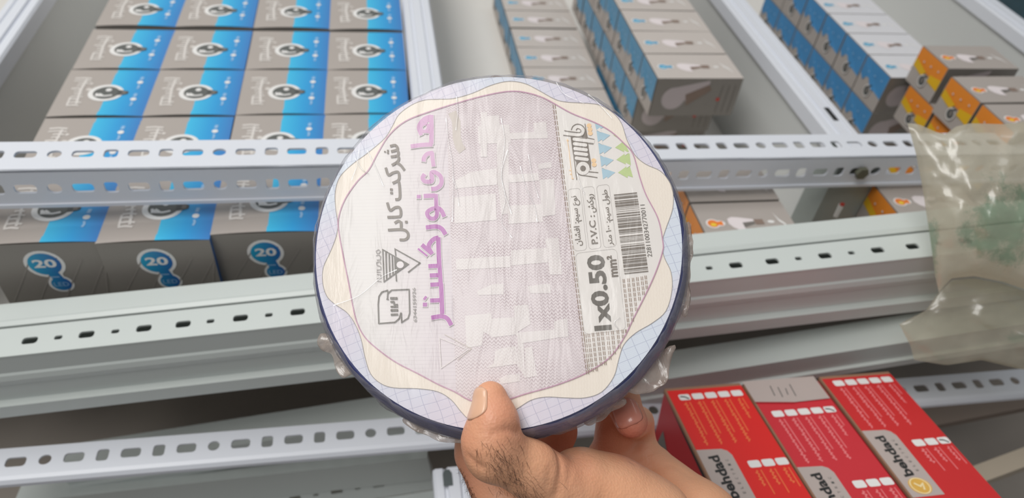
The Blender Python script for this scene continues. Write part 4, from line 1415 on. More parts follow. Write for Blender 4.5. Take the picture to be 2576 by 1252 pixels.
for k, (x, y) in enumerate(((240, 400), (280, 870), (290, 930), (318, 1000))):
    A3.stroke([(x - 18, y), (x + 14, y + 6)], 14, M_ORG, H0 * 5)
A3.poly([(668, 140), (720, 152), (805, 198), (690, 232)], M_BLUETRI, H0 * 4)
for k in range(4):
    dx, dy = 26 * k + (2 if k > 1 else 0), 195 * k
    A3.poly([(692 + dx, 250 + dy), (765 + dx, 270 + dy), (908 + dx, 318 + dy), (788 + dx, 412 + dy), (775 + dx, 385 + dy), (714 + dx, 425 + dy)], M_BLUETRI, H0 * 4)
    A3.poly([(688 + dx, 240 + dy), (752 + dx, 195 + dy), (766 + dx, 280 + dy)], M_SIDEW, H0 * 5)
A3.poly([(955, 318), (985, 312), (1060, 382)], M_GREENTRI, H0 * 4)
for k, q in enumerate(([(984, 512), (1098, 428), (1150, 470), (1202, 578), (1120, 580)], [(1004, 704), (1130, 612), (1212, 605), (1232, 790), (1150, 775)], [(1030, 906), (1160, 810), (1215, 802), (1266, 980), (1185, 955), (1180, 990)])):
    A3.poly(q, M_GREENTRI, H0 * 4)
for q in ([(1126, 556), (1200, 600), (1136, 640)], [(1150, 752), (1228, 795), (1165, 838)]):
    A3.poly(q, M_SIDEW, H0 * 5)

# boxes with the wire data
B4 = PxFlat(lab, 0, 1420, 460, 5.215)


def slanted_box(x0, y0, x1, y1, w_, sl, r=44):
    """rounded frame whose long axis runs from (x0,y0) down to (x1,y1), width w_"""
    L_ = math.hypot(x1 - x0, y1 - y0)
    d = Vector((x1 - x0, y1 - y0)) / L_
    p_ = Vector((d.y, -d.x))
    pts = [Vector((x0, y0)) + d * q[1] + p_ * q[0] for q in rrect(0, 0, w_, L_, r, 5)]
    B4.stroke([(q.x, q.y) for q in pts], 2.6, M_HAIR, H0 * 5, closed=True)


slanted_box(40, 88, 128, 898, 166, 0)
slanted_box(228, 64, 322, 876, 160, 0)
slanted_box(418, 40, 516, 852, 166, 0)
slanted_box(140, 926, 262, 1990, 545, 0, 60)
B4.text(persian('نوع سیم: افشان'), (262, 822), (196, 168), 118, M_INK, H0 * 5, 0.012, up=(-1, 0.08))
B4.text('P.V.C :', (442, 800), (398, 425), 86, M_INK, H0 * 5, 0.02, up=(-1, 0.08))
B4.text(persian('روکش'), (424, 388), (392, 146), 112, M_INK, H0 * 5, 0.012, up=(-1, 0.08))
B4.text(persian('طول سیم: ۱۰۰ متر'), (670, 818), (596, 88), 112, M_INK, H0 * 5, 0.012, up=(-1, 0.08))
P0.text('1x0.50', (1540, 829), (1519.5, 640), 45, M_INKD, H0 * 5, 0.035, up=(-1, 0.08))
P0.text('mm²', (1555.5, 696), (1549, 642), 24, M_INK, H0 * 5, 0.03, up=(-1, 0.08))
P0.text('2281100342770011', (1640.5, 646), (1621.5, 515), 11.5, M_INKD, H0 * 5, 0.0, up=(-1, 0.08))
bars = [(155, 168), (178, 181), (190, 194), (196, 218), (240, 252), (262, 285), (295, 321), (335, 340), (355, 360), (380, 385), (405, 420), (437, 452), (472, 480), (490, 495), (500, 508), (515, 520), (535, 552), (563, 592),
        (615, 638), (648, 660), (672, 677), (705, 718), (730, 735), (748, 753), (765, 771), (780, 786), (815, 820), (835, 850), (865, 895), (906, 911), (921, 926), (935, 945), (965, 990), (1005, 1022), (1032, 1052), (1060, 1065),
        (1076, 1110), (1130, 1150), (1162, 1168), (1184, 1198)]
for y0, y1 in bars:
    s0_, s1_ = (y0 - 155) / 1043, (y1 - 155) / 1043
    l = lambda s: (647 + 139 * s, 157 + 1043 * s)
    r_ = lambda s: (949 + 150 * s, 127 + 1040 * s)
    B4.poly([l(s0_), r_(s0_), r_(s1_), l(s1_)], M_INK, H0 * 5)
# stitched double dashes beside and below the panel
for off in (0.0, 5.2):
    s = 0.0
    while s < 1.0:
        x, y = 1391 + off + 84 * s, 264 + 672 * s
        P0.stroke([(x, y), (x + 1.3, y + 10.2)], 1.9, M_DASH, H0 * 5)
        s += 13.6 / 672
C5 = PxFlat(lab, 0, 1420, 680, 4.47)
for (xa, xb, y0, y1) in ((220, 240, 716, 1165), (262, 280, 712, 1155), (310, 326, 704, 1140), (364, 382, 697, 1105), (412, 430, 690, 1070), (470, 490, 686, 1015), (526, 546, 680, 950), (588, 606, 672, 880), (642, 658, 668, 780), (682, 694, 664, 730),
                         (656, 672, 100, 655), (706, 724, 92, 580), (760, 776, 86, 450), (808, 826, 78, 380), (858, 876, 70, 310), (902, 918, 60, 225)):
    for x in (xa, xb):
        y = y0
        while y + 40 < y1 + 10:
            xx = x + (y - y0) * 0.105
            C5.stroke([(xx, y), (xx + 4.4, y + 42)], 7.0, M_DASH, H0 * 5)
            y += 55
label_o = lab.build('label', spool, weld=False)

# coil of blue wire
def lathe(mb, prof, mat, n=96, wob=None):
    V, F = [], []
    for k in range(n):
        a_ = 2 * math.pi * k / n
        for (r, z) in prof:
            rr = r + (wob(a_, z) if wob else 0)
            V.append((rr * math.cos(a_), rr * math.sin(a_), z))
    m_ = len(prof)
    for k in range(n):
        for j in range(m_ - 1):
            F.append((k * m_ + j, ((k + 1) % n) * m_ + j, ((k + 1) % n) * m_ + j + 1, k * m_ + j + 1))
    mb.mesh(V, F, mat)


M_WIRE = pm('blue_wire_pvc', (66, 76, 134), 0.35, 0.12, 90)
mb = MB()
prof = [(0.030, -0.0014), (0.076, -0.0014), (0.0798, -0.0018)]
zs = [-0.0024 - 0.0004 * k for k in range(66)]
for z in zs:
    s_ = (z + 0.0024) / -0.026
    bulge = 0.0808 + 0.0037 * math.sin(math.pi * min(1, max(0, s_))) ** 0.7
    prof.append((bulge + 0.00035 * abs(math.sin(s_ * math.pi * 13)), z))
prof += [(0.076, -0.0290), (0.030, -0.0292), (0.030, -0.0014)]
lathe(mb, prof, M_WIRE, 128)
mb.build('wire_coil', spool, smooth=True)


# clear shrink film round the rim and over the face
def film(name, haze, hazecol, rough, bump, bscale, stretch=(1, 1, 1), gloss=0.08):
    m = bpy.data.materials.new(name)
    m.use_nodes = True
    nt = m.node_tree
    nt.nodes.remove(nt.nodes['Principled BSDF'])
    out = nt.nodes['Material Output']
    tc = nt.nodes.new('ShaderNodeTexCoord')
    mp = nt.nodes.new('ShaderNodeMapping'); mp.inputs['Scale'].default_value = stretch
    nt.links.new(tc.outputs['Object'], mp.inputs['Vector'])
    nz = nt.nodes.new('ShaderNodeTexNoise'); nz.inputs['Scale'].default_value = bscale; nz.inputs['Detail'].default_value = 4; nz.inputs['Distortion'].default_value = 1.2
    nt.links.new(mp.outputs[0], nz.inputs['Vector'])
    bp = nt.nodes.new('ShaderNodeBump'); bp.inputs['Strength'].default_value = bump; bp.inputs['Distance'].default_value = 0.002
    nt.links.new(nz.outputs['Fac'], bp.inputs['Height'])
    tr = nt.nodes.new('ShaderNodeBsdfTransparent')
    df = nt.nodes.new('ShaderNodeBsdfDiffuse'); df.inputs['Color'].default_value = lin(hazecol) + (1,)
    nt.links.new(bp.outputs['Normal'], df.inputs['Normal'])
    tl = nt.nodes.new('ShaderNodeBsdfTranslucent'); tl.inputs['Color'].default_value = lin(hazecol) + (1,)
    dm = nt.nodes.new('ShaderNodeMixShader'); dm.inputs[0].default_value = 0.35
    nt.links.new(df.outputs[0], dm.inputs[1]); nt.links.new(tl.outputs[0], dm.inputs[2])
    gl = nt.nodes.new('ShaderNodeBsdfGlossy'); gl.inputs['Roughness'].default_value = rough
    nt.links.new(bp.outputs['Normal'], gl.inputs['Normal'])
    hz = mathn(nt, 'MULTIPLY', nz.outputs['Fac'], haze * 2)
    m1 = nt.nodes.new('ShaderNodeMixShader')
    nt.links.new(hz, m1.inputs[0]); nt.links.new(tr.outputs[0], m1.inputs[1]); nt.links.new(dm.outputs[0], m1.inputs[2])
    m2 = nt.nodes.new('ShaderNodeMixShader'); m2.inputs[0].default_value = gloss
    nt.links.new(m1.outputs[0], m2.inputs[1]); nt.links.new(gl.outputs[0], m2.inputs[2])
    nt.links.new(m2.outputs[0], out.inputs['Surface'])
    return m


M_FILM = film('clear_shrink_film', 0.045, (235, 228, 226), 0.24, 0.5, 26, (3.2, 0.7, 1), 0.028)
M_FILMR = film('hazy_rim_film', 0.36, (206, 202, 204), 0.25, 0.8, 60, (1, 1, 1), 0.10)
M_FILMC = film('crumpled_film', 0.50, (214, 198, 186), 0.26, 0.9, 70, (1, 1, 1), 0.08)
mb = MB()
wob = lambda a_, z: 0.0009 * noise.noise(Vector((math.cos(a_) * 6, math.sin(a_) * 6, z * 90))) + 0.0006 * noise.noise(Vector((math.cos(a_) * 20, math.sin(a_) * 20, z * 200)))
lathe(mb, [(0.0, 0.0011), (0.03, 0.0011), (0.06, 0.0011), (0.0795, 0.0010), (0.0809, 0.0006)], M_FILM, 160)
lathe(mb, [(0.0809, 0.0006), (0.0815, 0.0), (0.0824, -0.0018), (0.0838, -0.005), (0.0850, -0.010), (0.0853, -0.016), (0.0848, -0.022), (0.0838, -0.027), (0.080, -0.0303), (0.05, -0.0306), (0.0, -0.0306)], M_FILMR, 160, wob)
M_CREASE = film('film_crease', 0.06, (240, 236, 234), 0.25, 0.3, 60, (1, 1, 1), 0.17)
for pts in ([(1124, 300), (1128, 350), (1140, 420), (1141, 500), (1139, 560)], [(1262, 300), (1270, 360), (1262, 430), (1268, 480), (1288, 540)], [(1278, 380), (1262, 440), (1272, 500), (1262, 560), (1290, 600)],
            [(905, 380), (900, 420), (886, 455)], [(925, 380), (945, 420), (966, 470)], [(895, 400), (912, 428), (930, 440)], [(1310, 420), (1322, 470), (1345, 520), (1352, 560)], [(1330, 390), (1340, 450), (1356, 500)],
            [(1140, 450), (1150, 480), (1156, 520)], [(840, 770), (905, 745), (960, 700), (1000, 680)], [(1150, 245), (1152, 290), (1148, 330)], [(1452, 438), (1460, 465), (1470, 490)], [(1560, 800), (1545, 812), (1556, 830)],
            [(1480, 240), (1500, 258), (1540, 300)], [(1400, 210), (1420, 240), (1470, 262)]):
    sm_p = smooth_open(pts, 5)
    uv = [Vector(disc_uv(*p)) for p in sm_p]
    for k in range(len(uv) - 1):
        d_ = (uv[k + 1] - uv[k]).normalized()
        n_ = Vector((-d_.y, d_.x)) * 0.00034
        e0 = math.sin(math.pi * min(1, k / (len(uv) - 1))) ** 0.6
        e1 = math.sin(math.pi * min(1, (k + 1) / (len(uv) - 1))) ** 0.6
        A_, B_ = uv[k], uv[k + 1]
        for sgn in (-1, 1):
            mb.face([(A_.x, A_.y, 0.0012 + 0.0005 * e0), (B_.x, B_.y, 0.0012 + 0.0005 * e1), (B_.x + sgn * n_.x, B_.y + sgn * n_.y, 0.0012), (A_.x + sgn * n_.x, A_.y + sgn * n_.y, 0.0012)], M_CREASE)
wrap = mb.build('plastic_wrap', spool, smooth=True)


def crumple(name, px, depth, amp, sub=5, seed=0, thick=0.00025, freq=160):
    """a loose crumpled tab of film standing off the rim"""
    def loc(x, y, k):
        d = Vector(ray(x, y))
        t = ((SPC - SN * depth).dot(SN)) / d.dot(SN)
        q = d * t - SPC
        return Vector((q.dot(SU), q.dot(SV), q.dot(SN)))
    bm = bmesh.new()
    pts = smooth_closed(px, 3)
    vs_ = [bm.verts.new(loc(x, y, i)) for i, (x, y) in enumerate(pts)]
    c_ = bm.verts.new(sum((v_.co for v_ in vs_), Vector()) / len(vs_))
    for i in range(len(vs_)):
        bm.faces.new((vs_[i - 1], vs_[i], c_))
    bmesh.ops.subdivide_edges(bm, edges=bm.edges, cuts=sub, use_grid_fill=True)
    bmesh.ops.triangulate(bm, faces=bm.faces)
    for v_ in bm.verts:
        q = v_.co * freq + Vector((seed * 7.3, 0, 0))
        v_.co += Vector((noise.noise(q), noise.noise(q + Vector((9, 9, 9))), 1.6 * noise.noise(q + Vector((4, 1, 7))))) * amp
    me = bpy.data.meshes.new(name)
    bm.to_mesh(me)
    bm.free()
    me.materials.append(M_FILMC)
    o = bpy.data.objects.new(name, me)
    COL.objects.link(o)
    o.parent = wrap
    me.polygons.foreach_set('use_smooth', [True] * len(me.polygons))
    md = o.modifiers.new('thickness', 'SOLIDIFY')
    md.thickness = thick
    return o


crumple('film_tab', [(806, 838), (800, 858), (812, 880), (835, 892), (845, 928), (862, 948), (885, 940), (905, 935), (888, 905), (868, 880), (842, 850), (822, 838)], 0.012, 0.0016, seed=1)
crumple('film_tab', [(1712, 590), (1735, 560), (1743, 590), (1740, 660), (1735, 720), (1738, 770), (1722, 800), (1712, 770), (1720, 690)], 0.013, 0.0014, seed=2)
crumple('film_tab', [(1655, 905), (1690, 870), (1697, 915), (1680, 960), (1650, 985), (1612, 995), (1575, 985), (1600, 950)], 0.012, 0.0026, seed=3, freq=120)
crumple('film_tab', [(1500, 1040), (1560, 1000), (1580, 1010), (1540, 1035), (1505, 1062), (1480, 1068), (1470, 1055)], 0.020, 0.0018, seed=4)
crumple('film_tab', [(1020, 1052), (1060, 1072), (1120, 1098), (1165, 1108), (1160, 1116), (1110, 1110), (1050, 1086), (1015, 1064)], 0.014, 0.0010, seed=5)
crumple('film_tab', [(1230, 200), (1245, 190), (1268, 196), (1262, 204)], 0.004, 0.0006, seed=6)

# ================================================================== THE HAND
def J(px, py, t):
    return np.array(ray(px, py)) * t


def rcone(P, a_, b_, ra, rb):
    ba = b_ - a_
    pa = P - a_
    h = np.clip((pa @ ba) / (ba @ ba), 0, 1)
    return np.linalg.norm(pa - h[..., None] * ba, axis=-1) - (ra + (rb - ra) * h)


def smin(a_, b_, k):
    h = np.clip(0.5 + 0.5 * (b_ - a_) / k, 0, 1)
    return b_ * (1 - h) + a_ * h - k * h * (1 - h)


def chain(P, js, k=0.004):
    d = None
    for i in range(len(js) - 1):
        (p0, r0), (p1, r1) = js[i], js[i + 1]
        e = rcone(P, p0, p1, r0, r1)
        d = e if d is None else smin(d, e, k)
    return d


THUMB = [(J(1234, 1000, 0.2912), 0.0067), (J(1243, 1058, 0.2878), 0.0089), (J(1236, 1106, 0.2885), 0.0110), (J(1244, 1138, 0.2905), 0.0110), (J(1335, 1180, 0.2975), 0.0110), (J(1425, 1245, 0.3080), 0.0150)]
THENAR = [(J(1462, 1226, 0.3150), 0.0172), (J(1540, 1262, 0.3200), 0.0185), (J(1610, 1330, 0.3220), 0.0230), (J(1700, 1560, 0.3300), 0.0270)]
INDEX = [(J(1275, 1275, 0.3420), 0.0140), (J(1203, 1140, 0.3450), 0.0107), (J(1190, 1030, 0.3390), 0.0092), (J(1232, 955, 0.3410), 0.0078)]
MIDDLE = [(J(1350, 1205, 0.3680), 0.0125), (J(1400, 1085, 0.3640), 0.0098), (J(1405, 1000, 0.3470), 0.0086), (J(1385, 950, 0.3440), 0.0076)]
RINGF = [(J(1540, 1155, 0.3860), 0.0110), (J(1552, 985, 0.3660), 0.0086), (J(1562, 1000, 0.3390), 0.0081), (J(1588, 1060, 0.3310), 0.0075)]
PINKY = [(J(1615, 1160, 0.3900), 0.0095), (J(1606, 1060, 0.3840), 0.0076), (J(1592, 1072, 0.3600), 0.0066)]
WR = [J(1560, 1560, 0.352), J(1640, 1560, 0.360), J(1740, 1560, 0.362), J(1840, 1560, 0.350)]
PALM = [[(INDEX[0][0], 0.0135), (WR[0], 0.020)], [(MIDDLE[0][0], 0.0135), (WR[1], 0.020)], [(RINGF[0][0], 0.0120), (WR[2], 0.020)],
        [(J(1642, 1182, 0.3800), 0.0125), (J(1750, 1320, 0.3560), 0.0215), (WR[3], 0.0250)], [(J(1500, 1190, 0.380), 0.010), (J(1600, 1170, 0.382), 0.010)]]


def hand_sdf(P):
    palm = None
    for c_ in PALM:
        e = chain(P, c_)
        palm = e if palm is None else smin(palm, e, 0.010)
    d = smin(palm, chain(P, THENAR, 0.008), 0.010)
    web = rcone(P, J(1420, 1275, 0.3200), J(1300, 1300, 0.3420), 0.0125, 0.0125)
    d = smin(d, web, 0.010)
    th = chain(P, THUMB, 0.0045)
    # crease at the thumb's middle joint and at its root
    d = smin(d, th, 0.0035)
    for f_ in (INDEX, MIDDLE, RINGF, PINKY):
        d = smin(d, chain(P, f_, 0.003), 0.0035)
    for c_, r, dep in ((J(1290, 1088, 0.2915), 0.0016, 1), (J(1412, 1140, 0.3000), 0.0012, 1)):
        pass
    return d


def surface_nets(fn, lo, hi, step):
    lo, hi = np.array(lo), np.array(hi)
    n = np.ceil((hi - lo) / step).astype(int) + 1
    gx, gy, gz = [lo[i] + step * np.arange(n[i]) for i in range(3)]
    P = np.stack(np.meshgrid(gx, gy, gz, indexing='ij'), -1)
    D = np.empty(n)
    for i in range(n[0]):
        D[i] = fn(P[i])
    ins = D < 0
    c = [ins[a_:n[0] - 1 + a_, b_:n[1] - 1 + b_, c_:n[2] - 1 + c_] for a_ in (0, 1) for b_ in (0, 1) for c_ in (0, 1)]
    s = sum(x.astype(int) for x in c)
    act = (s > 0) & (s < 8)
    idx = -np.ones(act.shape, int)
    cells = np.argwhere(act)
    idx[act] = np.arange(len(cells))
    acc = np.zeros((len(cells), 3))
    cnt = np.zeros(len(cells))
    corners = [(a_, b_, c_) for a_ in (0, 1) for b_ in (0, 1) for c_ in (0, 1)]
    for i, a_ in enumerate(corners):
        for b_ in corners[i + 1:]:
            if sum(abs(a_[k] - b_[k]) for k in range(3)) != 1:
                continue
            d0 = D[cells[:, 0] + a_[0], cells[:, 1] + a_[1], cells[:, 2] + a_[2]]
            d1 = D[cells[:, 0] + b_[0], cells[:, 1] + b_[1], cells[:, 2] + b_[2]]
            cr = (d0 < 0) != (d1 < 0)
            t = np.where(cr, d0 / np.where(cr, d0 - d1, 1), 0)
            q = np.array(a_) + t[:, None] * (np.array(b_) - np.array(a_))
            acc[cr] += q[cr]
            cnt[cr] += 1
    V = lo + step * (cells + acc / cnt[:, None])
    F = []
    for ax in range(3):
        o1, o2 = [(1, 2), (2, 0), (0, 1)][ax]
        sl0 = [slice(None)] * 3
        sl1 = [slice(None)] * 3
        sl0[ax] = slice(0, -1)
        sl1[ax] = slice(1, None)
        a_, b_ = ins[tuple(sl0)], ins[tuple(sl1)]
        e = np.argwhere(a_ != b_)
        for p in e:
            if p[o1] == 0 or p[o2] == 0 or p[o1] >= n[o1] - 1 or p[o2] >= n[o2] - 1:
                continue
            q = []
            for s1, s2 in ((0, 0), (-1, 0), (-1, -1), (0, -1)):
                r = p.copy()
                r[o1] += s1
                r[o2] += s2
                q.append(int(idx[tuple(r)]))
            if min(q) < 0:
                continue
            F.append(q if a_[tuple(p)] else q[::-1])
    return V, F


allj = np.array([p for c_ in [THUMB, THENAR[:3], INDEX, MIDDLE, RINGF, PINKY] + PALM for p, r in c_] + [J(1190, 1400, 0.35), J(1850, 1400, 0.34)])
lo_, hi_ = allj.min(0) - 0.028, allj.max(0) + 0.028
HV, HF = surface_nets(hand_sdf, lo_, hi_, 0.00125)


def skin():
    m, nt, b, new = node_mat('skin')
    tc = new('ShaderNodeTexCoord')
    at_ = new('ShaderNodeVertexColor'); at_.layer_name = 'flush'
    nz = new('ShaderNodeTexNoise'); nz.inputs['Scale'].default_value = 70; nz.inputs['Detail'].default_value = 4
    nt.links.new(tc.outputs['Object'], nz.inputs['Vector'])
    base = mixc(nt, nz.outputs['Fac'], lin((238, 182, 144)), lin((230, 166, 126)))
    col = mixc(nt, at_.outputs['Color'], base, lin((206, 118, 98)))
    nt.links.new(col, b.inputs['Base Color'])
    b.inputs['Roughness'].default_value = 0.46
    b.inputs['Subsurface Weight'].default_value = 0.12
    b.inputs['Subsurface Radius'].default_value = (0.006, 0.002, 0.001)
    b.inputs['Subsurface Scale'].default_value = 0.6
    vo = new('ShaderNodeTexVoronoi'); vo.inputs['Scale'].default_value = 900
    nt.links.new(tc.outputs['Object'], vo.inputs['Vector'])
    n3 = new('ShaderNodeTexNoise'); n3.inputs['Scale'].default_value = 260; n3.inputs['Detail'].default_value = 4
    nt.links.new(tc.outputs['Object'], n3.inputs['Vector'])
    bp = new('ShaderNodeBump'); bp.inputs['Strength'].default_value = 0.4; bp.inputs['Distance'].default_value = 0.0006
    nt.links.new(mathn(nt, 'ADD', mathn(nt, 'MULTIPLY', vo.outputs['Distance'], 0.5), n3.outputs['Fac']), bp.inputs['Height'])
    nt.links.new(bp.outputs['Normal'], b.inputs['Normal'])
    return m


# creases pressed into the skin along measured lines
def hand_point(px, py):
    """where the line of sight meets the hand"""
    d = np.array(ray(px, py))
    t = 0.26
    for _ in range(90):
        s = float(hand_sdf((d * t)[None, :])[0])
        if s < 0.0002:
            return d * t
        t += max(0.0003, s * 0.8)
        if t > 0.45:
            break
    return None


CREASES = [([(1272, 1080), (1290, 1084), (1306, 1086)], 0.0010), ([(1240, 1092), (1275, 1082)], 0.0005), ([(1396, 1126), (1408, 1150), (1412, 1185), (1402, 1240)], 0.0010), ([(1440, 1130), (1438, 1165), (1430, 1215)], 0.0004),
           ([(1180, 1150), (1196, 1168), (1212, 1176)], 0.0008), ([(1590, 1160), (1640, 1135), (1668, 1128)], 0.0006), ([(1640, 1180), (1690, 1170), (1740, 1200)], 0.0004), ([(1382, 1180), (1380, 1215)], 0.0004)]
cp, cd = [], []
for pts, dep in CREASES:
    sm = smooth_open(pts, 8) if len(pts) > 2 else [((pts[0][0] * (1 - k / 8) + pts[1][0] * k / 8), (pts[0][1] * (1 - k / 8) + pts[1][1] * k / 8)) for k in range(9)]
    for q in sm:
        h = hand_point(*q)
        if h is not None:
            cp.append(h)
            cd.append(dep)
cp, cd = np.array(cp), np.array(cd)
eps = 0.0006
G = np.stack([hand_sdf(HV + np.eye(3)[i] * eps) - hand_sdf(HV - np.eye(3)[i] * eps) for i in range(3)], -1)
G /= np.linalg.norm(G, axis=1, keepdims=True) + 1e-12
press = np.zeros(len(HV))
for q, dep in zip(cp, cd):
    d2 = ((HV - q) ** 2).sum(1)
    press = np.maximum(press, dep * np.exp(-d2 / (2 * 0.0011 ** 2)))
HV = HV - G * press[:, None]
me = bpy.data.meshes.new('hand')
me.from_pydata([tuple(p) for p in HV], [], HF)
me.materials.append(skin())
me.polygons.foreach_set('use_smooth', [True] * len(me.polygons))
flush = np.zeros(len(HV))
for (px, py, t), r, s in (((1236, 960, .291), .006, .2), ((1265, 1045, .283), .010, .40), ((1175, 1100, .285), .009, .3), ((1595, 1085, .328), .011, .95), ((1580, 1030, .336), .008, .5), ((1440, 1130, .301), .010, .38), ((1420, 1120, .303), .006, .3),
                          ((1500, 1100, .37), .022, .55), ((1400, 1100, .36), .02, .6), ((1160, 1180, .345), .016, .50), ((1560, 1130, .375), .012, .3)):
    d2 = ((HV - J(px, py, t)) ** 2).sum(1)
    flush = np.maximum(flush, s * np.exp(-d2 / (2 * r * r)))
ca = me.color_attributes.new('flush', 'FLOAT_COLOR', 'POINT')
ca.data.foreach_set('color', np.repeat(flush[:, None], 4, 1).astype(np.float32).ravel())
hand = bpy.data.objects.new('hand', me)
COL.objects.link(hand)
sm_ = hand.modifiers.new('soften', 'SMOOTH')
sm_.factor = 0.5
sm_.iterations = 2
tag(hand, 'left hand of a person gripping the wire spool, thumb on its label, fingers behind', 'hand')

M_NAIL = pm('thumb_nail', (232, 184, 152), 0.28, 0.03, 200, coat=0.2)
M_NAIL2 = pm('finger_nail', (214, 138, 118), 0.28, 0.03, 200, coat=0.3)


def nail(name, p0, p1, face_dir, half_ang0, half_ang1, mat, round_end=True, nu=14, nv=12, lift=0.00022):
    p0, p1, fd = np.array(p0), np.array(p1), np.array(face_dir)
    ax = (p1 - p0) / np.linalg.norm(p1 - p0)
    fd = fd - ax * (fd @ ax)
    fd /= np.linalg.norm(fd)
    sd = np.cross(ax, fd)
    V, F = [], []
    for i in range(nu + 1):
        s = i / nu
        wsc = math.sqrt(max(0.0, 1 - (2 * s - 1) ** 4)) * 0.25 + 0.75
        if round_end:
            wsc *= math.sqrt(max(0.02, 1 - max(0, (s - 0.62) / 0.38) ** 2.2))
            wsc *= math.sqrt(max(0.25, 1 - max(0, (0.16 - s) / 0.16) ** 2 * 0.8))
        for j in range(nv + 1):
            a_ = half_ang0 + (half_ang1 - half_ang0) * (0.5 + (j / nv - 0.5) * wsc)
            d = fd * math.cos(a_) + sd * math.sin(a_)
            o_ = p0 + (p1 - p0) * s
            r = 0.02
            for _ in range(60):
                q = float(hand_sdf((o_ + d * r)[None, :])[0])
                if abs(q) < 5e-5:
                    break
                r -= q * 0.8
            edge = min(1, 6 * min(j / nv, 1 - j / nv, 1 - s))
            V.append(tuple(o_ + d * (r + lift * (0.2 + edge))))
    for i in range(nu):
        for j in range(nv):
            F.append((i * (nv + 1) + j, i * (nv + 1) + j + 1, (i + 1) * (nv + 1) + j + 1, (i + 1) * (nv + 1) + j))
    mb_ = MB()
    mb_.mesh(V, F, mat)
    o = mb_.build(name, hand, smooth=True)
    md = o.modifiers.new('thickness', 'SOLIDIFY')
    md.thickness = 0.0005
    md.offset = 0
    return o


toward = -np.array(ray(1236, 1020))
left_ = -RIGHT
nail('nail', J(1231, 972, 0.2912), J(1238, 1050, 0.2885), toward / np.linalg.norm(toward) * 0.50 + left_ * 0.92, -0.92, 0.92, M_NAIL)
toward2 = -np.array(ray(1585, 1040))
nail('nail', J(1597, 1080, 0.3300), J(1570, 1016, 0.3370), toward2 / np.linalg.norm(toward2) + left_ * 0.22 - DOWN * 0.25, -0.85, 0.85, M_NAIL2)

# dark hairs on the thumb's back and the wrist side
M_HAIRS = pm('dark_body_hair', (84, 60, 46), 0.5, 0.1, 200)
rng = random.Random(11)
mb = MB()
cnt_ = 0
for _ in range(260):
    if rng.random() < 0.75:
        s = rng.random()
        px = 1225 + 145 * s + rng.gauss(0, 30)
        py = 1118 + 140 * s + rng.gauss(0, 20)
        if s > 0.35:
            px -= 15
            py += 12
        ang = rng.gauss(1.2, 0.35)
    else:
        s = rng.random()
        px = 1152 + 45 * s + rng.gauss(0, 4)
        py = 1175 + 80 * s
        ang = rng.gauss(2.0, 0.5)
    h = hand_point(px, py)
    if h is None:
        continue
    g = np.array([float(hand_sdf((h + np.eye(3)[i] * eps)[None])[0] - hand_sdf((h - np.eye(3)[i] * eps)[None])[0]) for i in range(3)])
    g /= np.linalg.norm(g)
    dirv = RIGHT * math.cos(ang) + DOWN * math.sin(ang)
    dirv = dirv - g * (dirv @ g)
    dirv /= np.linalg.norm(dirv)
    ln_ = rng.uniform(0.0025, 0.0065)
    cv = np.cross(g, dirv) * rng.uniform(-0.3, 0.3)
    pts = [h + dirv * ln_ * k / 3 + cv * ln_ * (k / 3) ** 2 + g * (0.0004 * k - 0.0001) for k in range(4)]
    mb.tube(pts, [0.000055, 0.00005, 0.00004, 0.000015], M_HAIRS, 3)
    cnt_ += 1
hairs = mb.build('body_hair', hand, weld=False)
hairs['kind'] = 'stuff'

